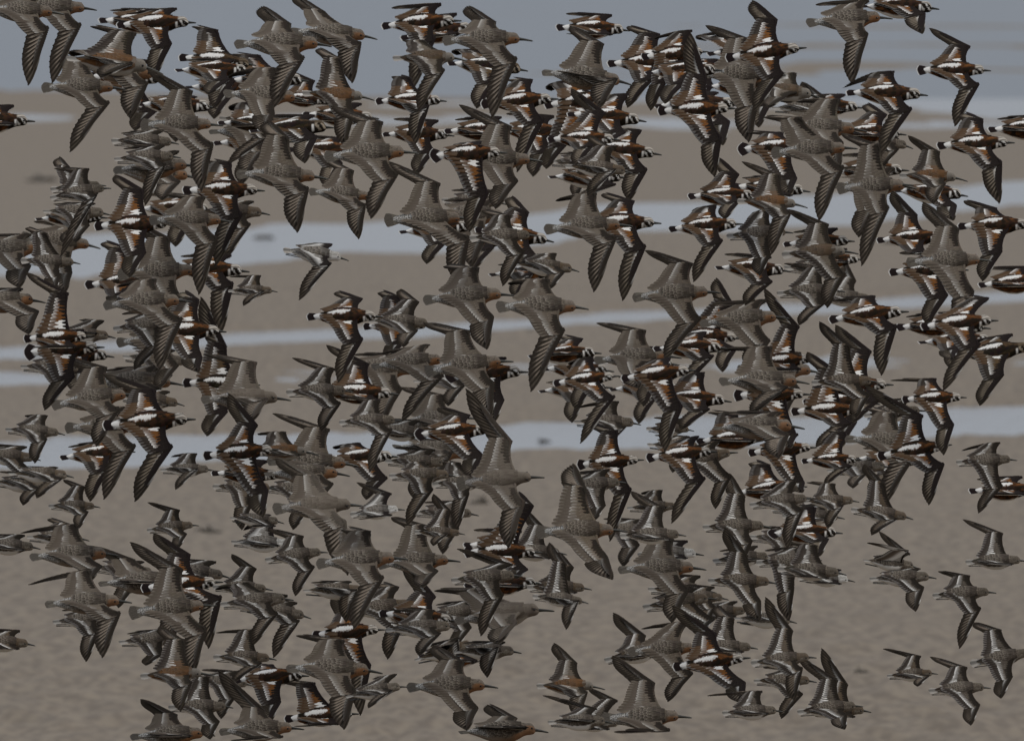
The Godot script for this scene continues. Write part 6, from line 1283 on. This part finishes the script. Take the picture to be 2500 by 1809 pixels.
	["turnstone", "", "rust-and-white turnstone, wings drawn back, ahead of a dunlin", "turnstones in the flock", [0.947, 2.682, -42.207, 0.1946, -2.2, 2.8, 30.2, 0], [0.24, 0.098, 0.22, -0.36, 0.155, 0.2, 0.24, 0.05, -0.22, -0.36, 0.061, -0.2]],
	["sandpiper", "", "speckled grey sandpiper, one bent wing hanging down, just below a turnstone and following a turnstone", "sandpipers in the flock", [-1.319, 2.402, -40.95, 0.1888, 3.1, -1.7, 24.9, 0], [0.237, -0.077, 0.282, 0.009, -0.291, 0.64, 0.24, 0.091, -0.22, -0.36, 0.143, -0.2]],
	["sandpiper", "brown", "small brown sandpiper, one bent wing hanging down, just above a brown sandpiper", "sandpipers in the flock", [-1.419, 2.176, -40.101, 0.1857, 5.3, -3.4, 22, 0], [0.408, -0.093, 0.269, 0.266, -0.234, 0.67, 0.24, 0.071, -0.22, -0.36, 0.102, -0.2]],
	["red_knot", "", "rusty-faced grey knot, one bent wing hanging down, following a knot and just above a turnstone", "knots in the flock", [-0.381, 2.365, -42.087, 0.2545, 0.8, -2.7, 31, 1], [0.227, -0.09, 0.281, 0.01, -0.323, 0.643, 0.24, 0.058, -0.22, -0.36, 0.075, -0.2]],
	["sandpiper", "", "speckled grey sandpiper, wings drawn back, ahead of a sandpiper and just above a sandpiper", "sandpipers in the flock", [-0.312, 2.244, -40.12, 0.1857, 5.1, -3.4, 30, 0], [0.24, 0.086, 0.22, -0.36, 0.131, 0.2, 0.24, 0.071, -0.22, -0.36, 0.102, -0.2]],
	["sandpiper", "", "level speckled grey sandpiper, one bent wing hanging down, just above a brown sandpiper", "sandpipers in the flock", [-0.265, 2.162, -40.063, 0.1845, 0.1, -1.8, 25.2, 0], [0.163, -0.07, 0.299, -0.045, -0.277, 0.665, 0.24, 0.095, -0.22, -0.36, 0.15, -0.2]],
	["turnstone", "", "rust-and-white turnstone, one bent wing hanging down, just above a turnstone and just above a turnstone", "turnstones in the flock", [0.191, 2.38, -41.485, 0.2149, 0.9, -1.6, 23, 0], [0.231, -0.057, 0.294, -0.006, -0.309, 0.624, 0.24, 0.046, -0.22, -0.36, 0.051, -0.2]],
	["sandpiper", "brown", "small brown sandpiper, one bent wing hanging down, just above a turnstone", "sandpipers in the flock", [0.481, 2.149, -41.769, 0.1691, -5.4, -2.2, 17.7, 1], [0.195, -0.057, 0.302, -0.101, -0.268, 0.596, 0.24, 0.086, -0.22, -0.36, 0.132, -0.2]],
	["turnstone", "", "level rust-and-white turnstone, one bent wing hanging down, just below a knot and following a turnstone", "turnstones in the flock", [1.112, 2.107, -41.777, 0.2284, 0.4, -1.5, 16.4, 0], [0.084, -0.054, 0.293, -0.275, -0.294, 0.523, 0.24, 0.073, -0.22, -0.36, 0.107, -0.2]],
	["sandpiper", "", "speckled grey sandpiper, one bent wing hanging down, following a knot and following a knot", "sandpipers in the flock", [-1.104, 1.829, -40.712, 0.1941, -0.8, -5.2, 26, 0], [0.152, -0.089, 0.29, -0.065, -0.259, 0.661, 0.24, 0.041, -0.22, -0.36, 0.043, -0.2]],
	["red_knot", "", "rusty-faced grey knot, one bent wing hanging down, following a turnstone", "knots in the flock", [-1, 1.76, -41.125, 0.2495, 4.2, 2.8, 29.9, 1], [0.218, -0.091, 0.281, 0.076, -0.283, 0.683, 0.24, 0.063, -0.22, -0.36, 0.086, -0.2]],
	["sandpiper", "", "speckled grey sandpiper, one wing lifted high, ahead of a turnstone", "sandpipers in the flock", [0.065, 1.864, -41.12, 0.1894, -0.4, -1.8, 36.3, 1], [0.24, 0.066, 0.22, -0.36, 0.093, 0.2, 0.147, 0.172, -0.371, -0.238, 0.356, -0.725]],
	["sandpiper", "brown", "level small brown sandpiper, one bent wing hanging down, ahead of a brown sandpiper", "sandpipers in the flock", [0.537, 1.76, -40.538, 0.1641, -5.1, -2.2, 20.3, 0], [0.233, -0.045, 0.297, 0.047, -0.298, 0.641, 0.24, 0.098, -0.22, -0.36, 0.156, -0.2]],
	["sandpiper", "brown", "small brown sandpiper, wings drawn back, ahead of a brown sandpiper", "sandpipers in the flock", [0.63, 1.616, -42.708, 0.1798, 6.3, 4.1, 30.8, 0], [0.24, 0.041, 0.22, -0.36, 0.041, 0.2, 0.24, 0.043, -0.22, -0.36, 0.047, -0.2]],
	["sandpiper", "", "level speckled grey sandpiper, wings drawn back, following a sandpiper and ahead of a sandpiper", "sandpipers in the flock", [0.858, 1.95, -42.023, 0.1939, -1.5, -3.6, 30.4, 0], [0.24, 0.099, 0.22, -0.36, 0.158, 0.2, 0.24, 0.069, -0.22, -0.36, 0.098, -0.2]],
	["red_knot", "", "level rusty-faced grey knot, one bent wing hanging down, just below a sandpiper", "knots in the flock", [-0.116, 2.815, -42.329, 0.2573, 6, -2.5, 29.8, 1], [0.198, -0.095, 0.283, 0.05, -0.273, 0.69, 0.24, 0.061, -0.22, -0.36, 0.081, -0.2]],
	["turnstone", "", "level rust-and-white turnstone, one bent wing hanging down, just below a knot and following a turnstone", "turnstones in the flock", [0.387, 2.385, -42.056, 0.2181, 0, -3.2, 30.1, 0], [0.235, -0.099, 0.291, 0.032, -0.266, 0.676, 0.24, 0.09, -0.22, -0.36, 0.139, -0.2]],
	["sandpiper", "", "level speckled grey sandpiper, one bent wing hanging down, just above a brown sandpiper", "sandpipers in the flock", [-0.196, 1.923, -42.488, 0.1958, 2.3, -1.7, 30.6, 0], [0.202, -0.089, 0.286, -0.029, -0.315, 0.645, 0.24, 0.058, -0.22, -0.36, 0.077, -0.2]],
	["sandpiper", "", "speckled grey sandpiper, one bent wing hanging down, just below a brown sandpiper", "sandpipers in the flock", [-0.849, 1.451, -41.833, 0.181, -0.5, -3.8, 27.8, 0], [0.212, -0.092, 0.282, -0, -0.281, 0.654, 0.24, 0.077, -0.22, -0.36, 0.115, -0.2]],
	["turnstone", "", "rust-and-white turnstone, one bent wing hanging down, ahead of a turnstone and ahead of a turnstone", "turnstones in the flock", [0.566, 3.24, -42.821, 0.2217, -1.3, -1.6, 25.5, 1], [0.167, -0.077, 0.296, -0.052, -0.272, 0.659, 0.24, 0.052, -0.22, -0.36, 0.064, -0.2]],
	["turnstone", "", "rust-and-white turnstone, wings drawn back, just above a knot and ahead of a sandpiper", "turnstones in the flock", [0.943, 3.133, -42.582, 0.2209, -3.8, -0.7, 30.4, 0], [0.24, 0.084, 0.22, -0.36, 0.129, 0.2, 0.24, 0.053, -0.22, -0.36, 0.065, -0.2]],
]
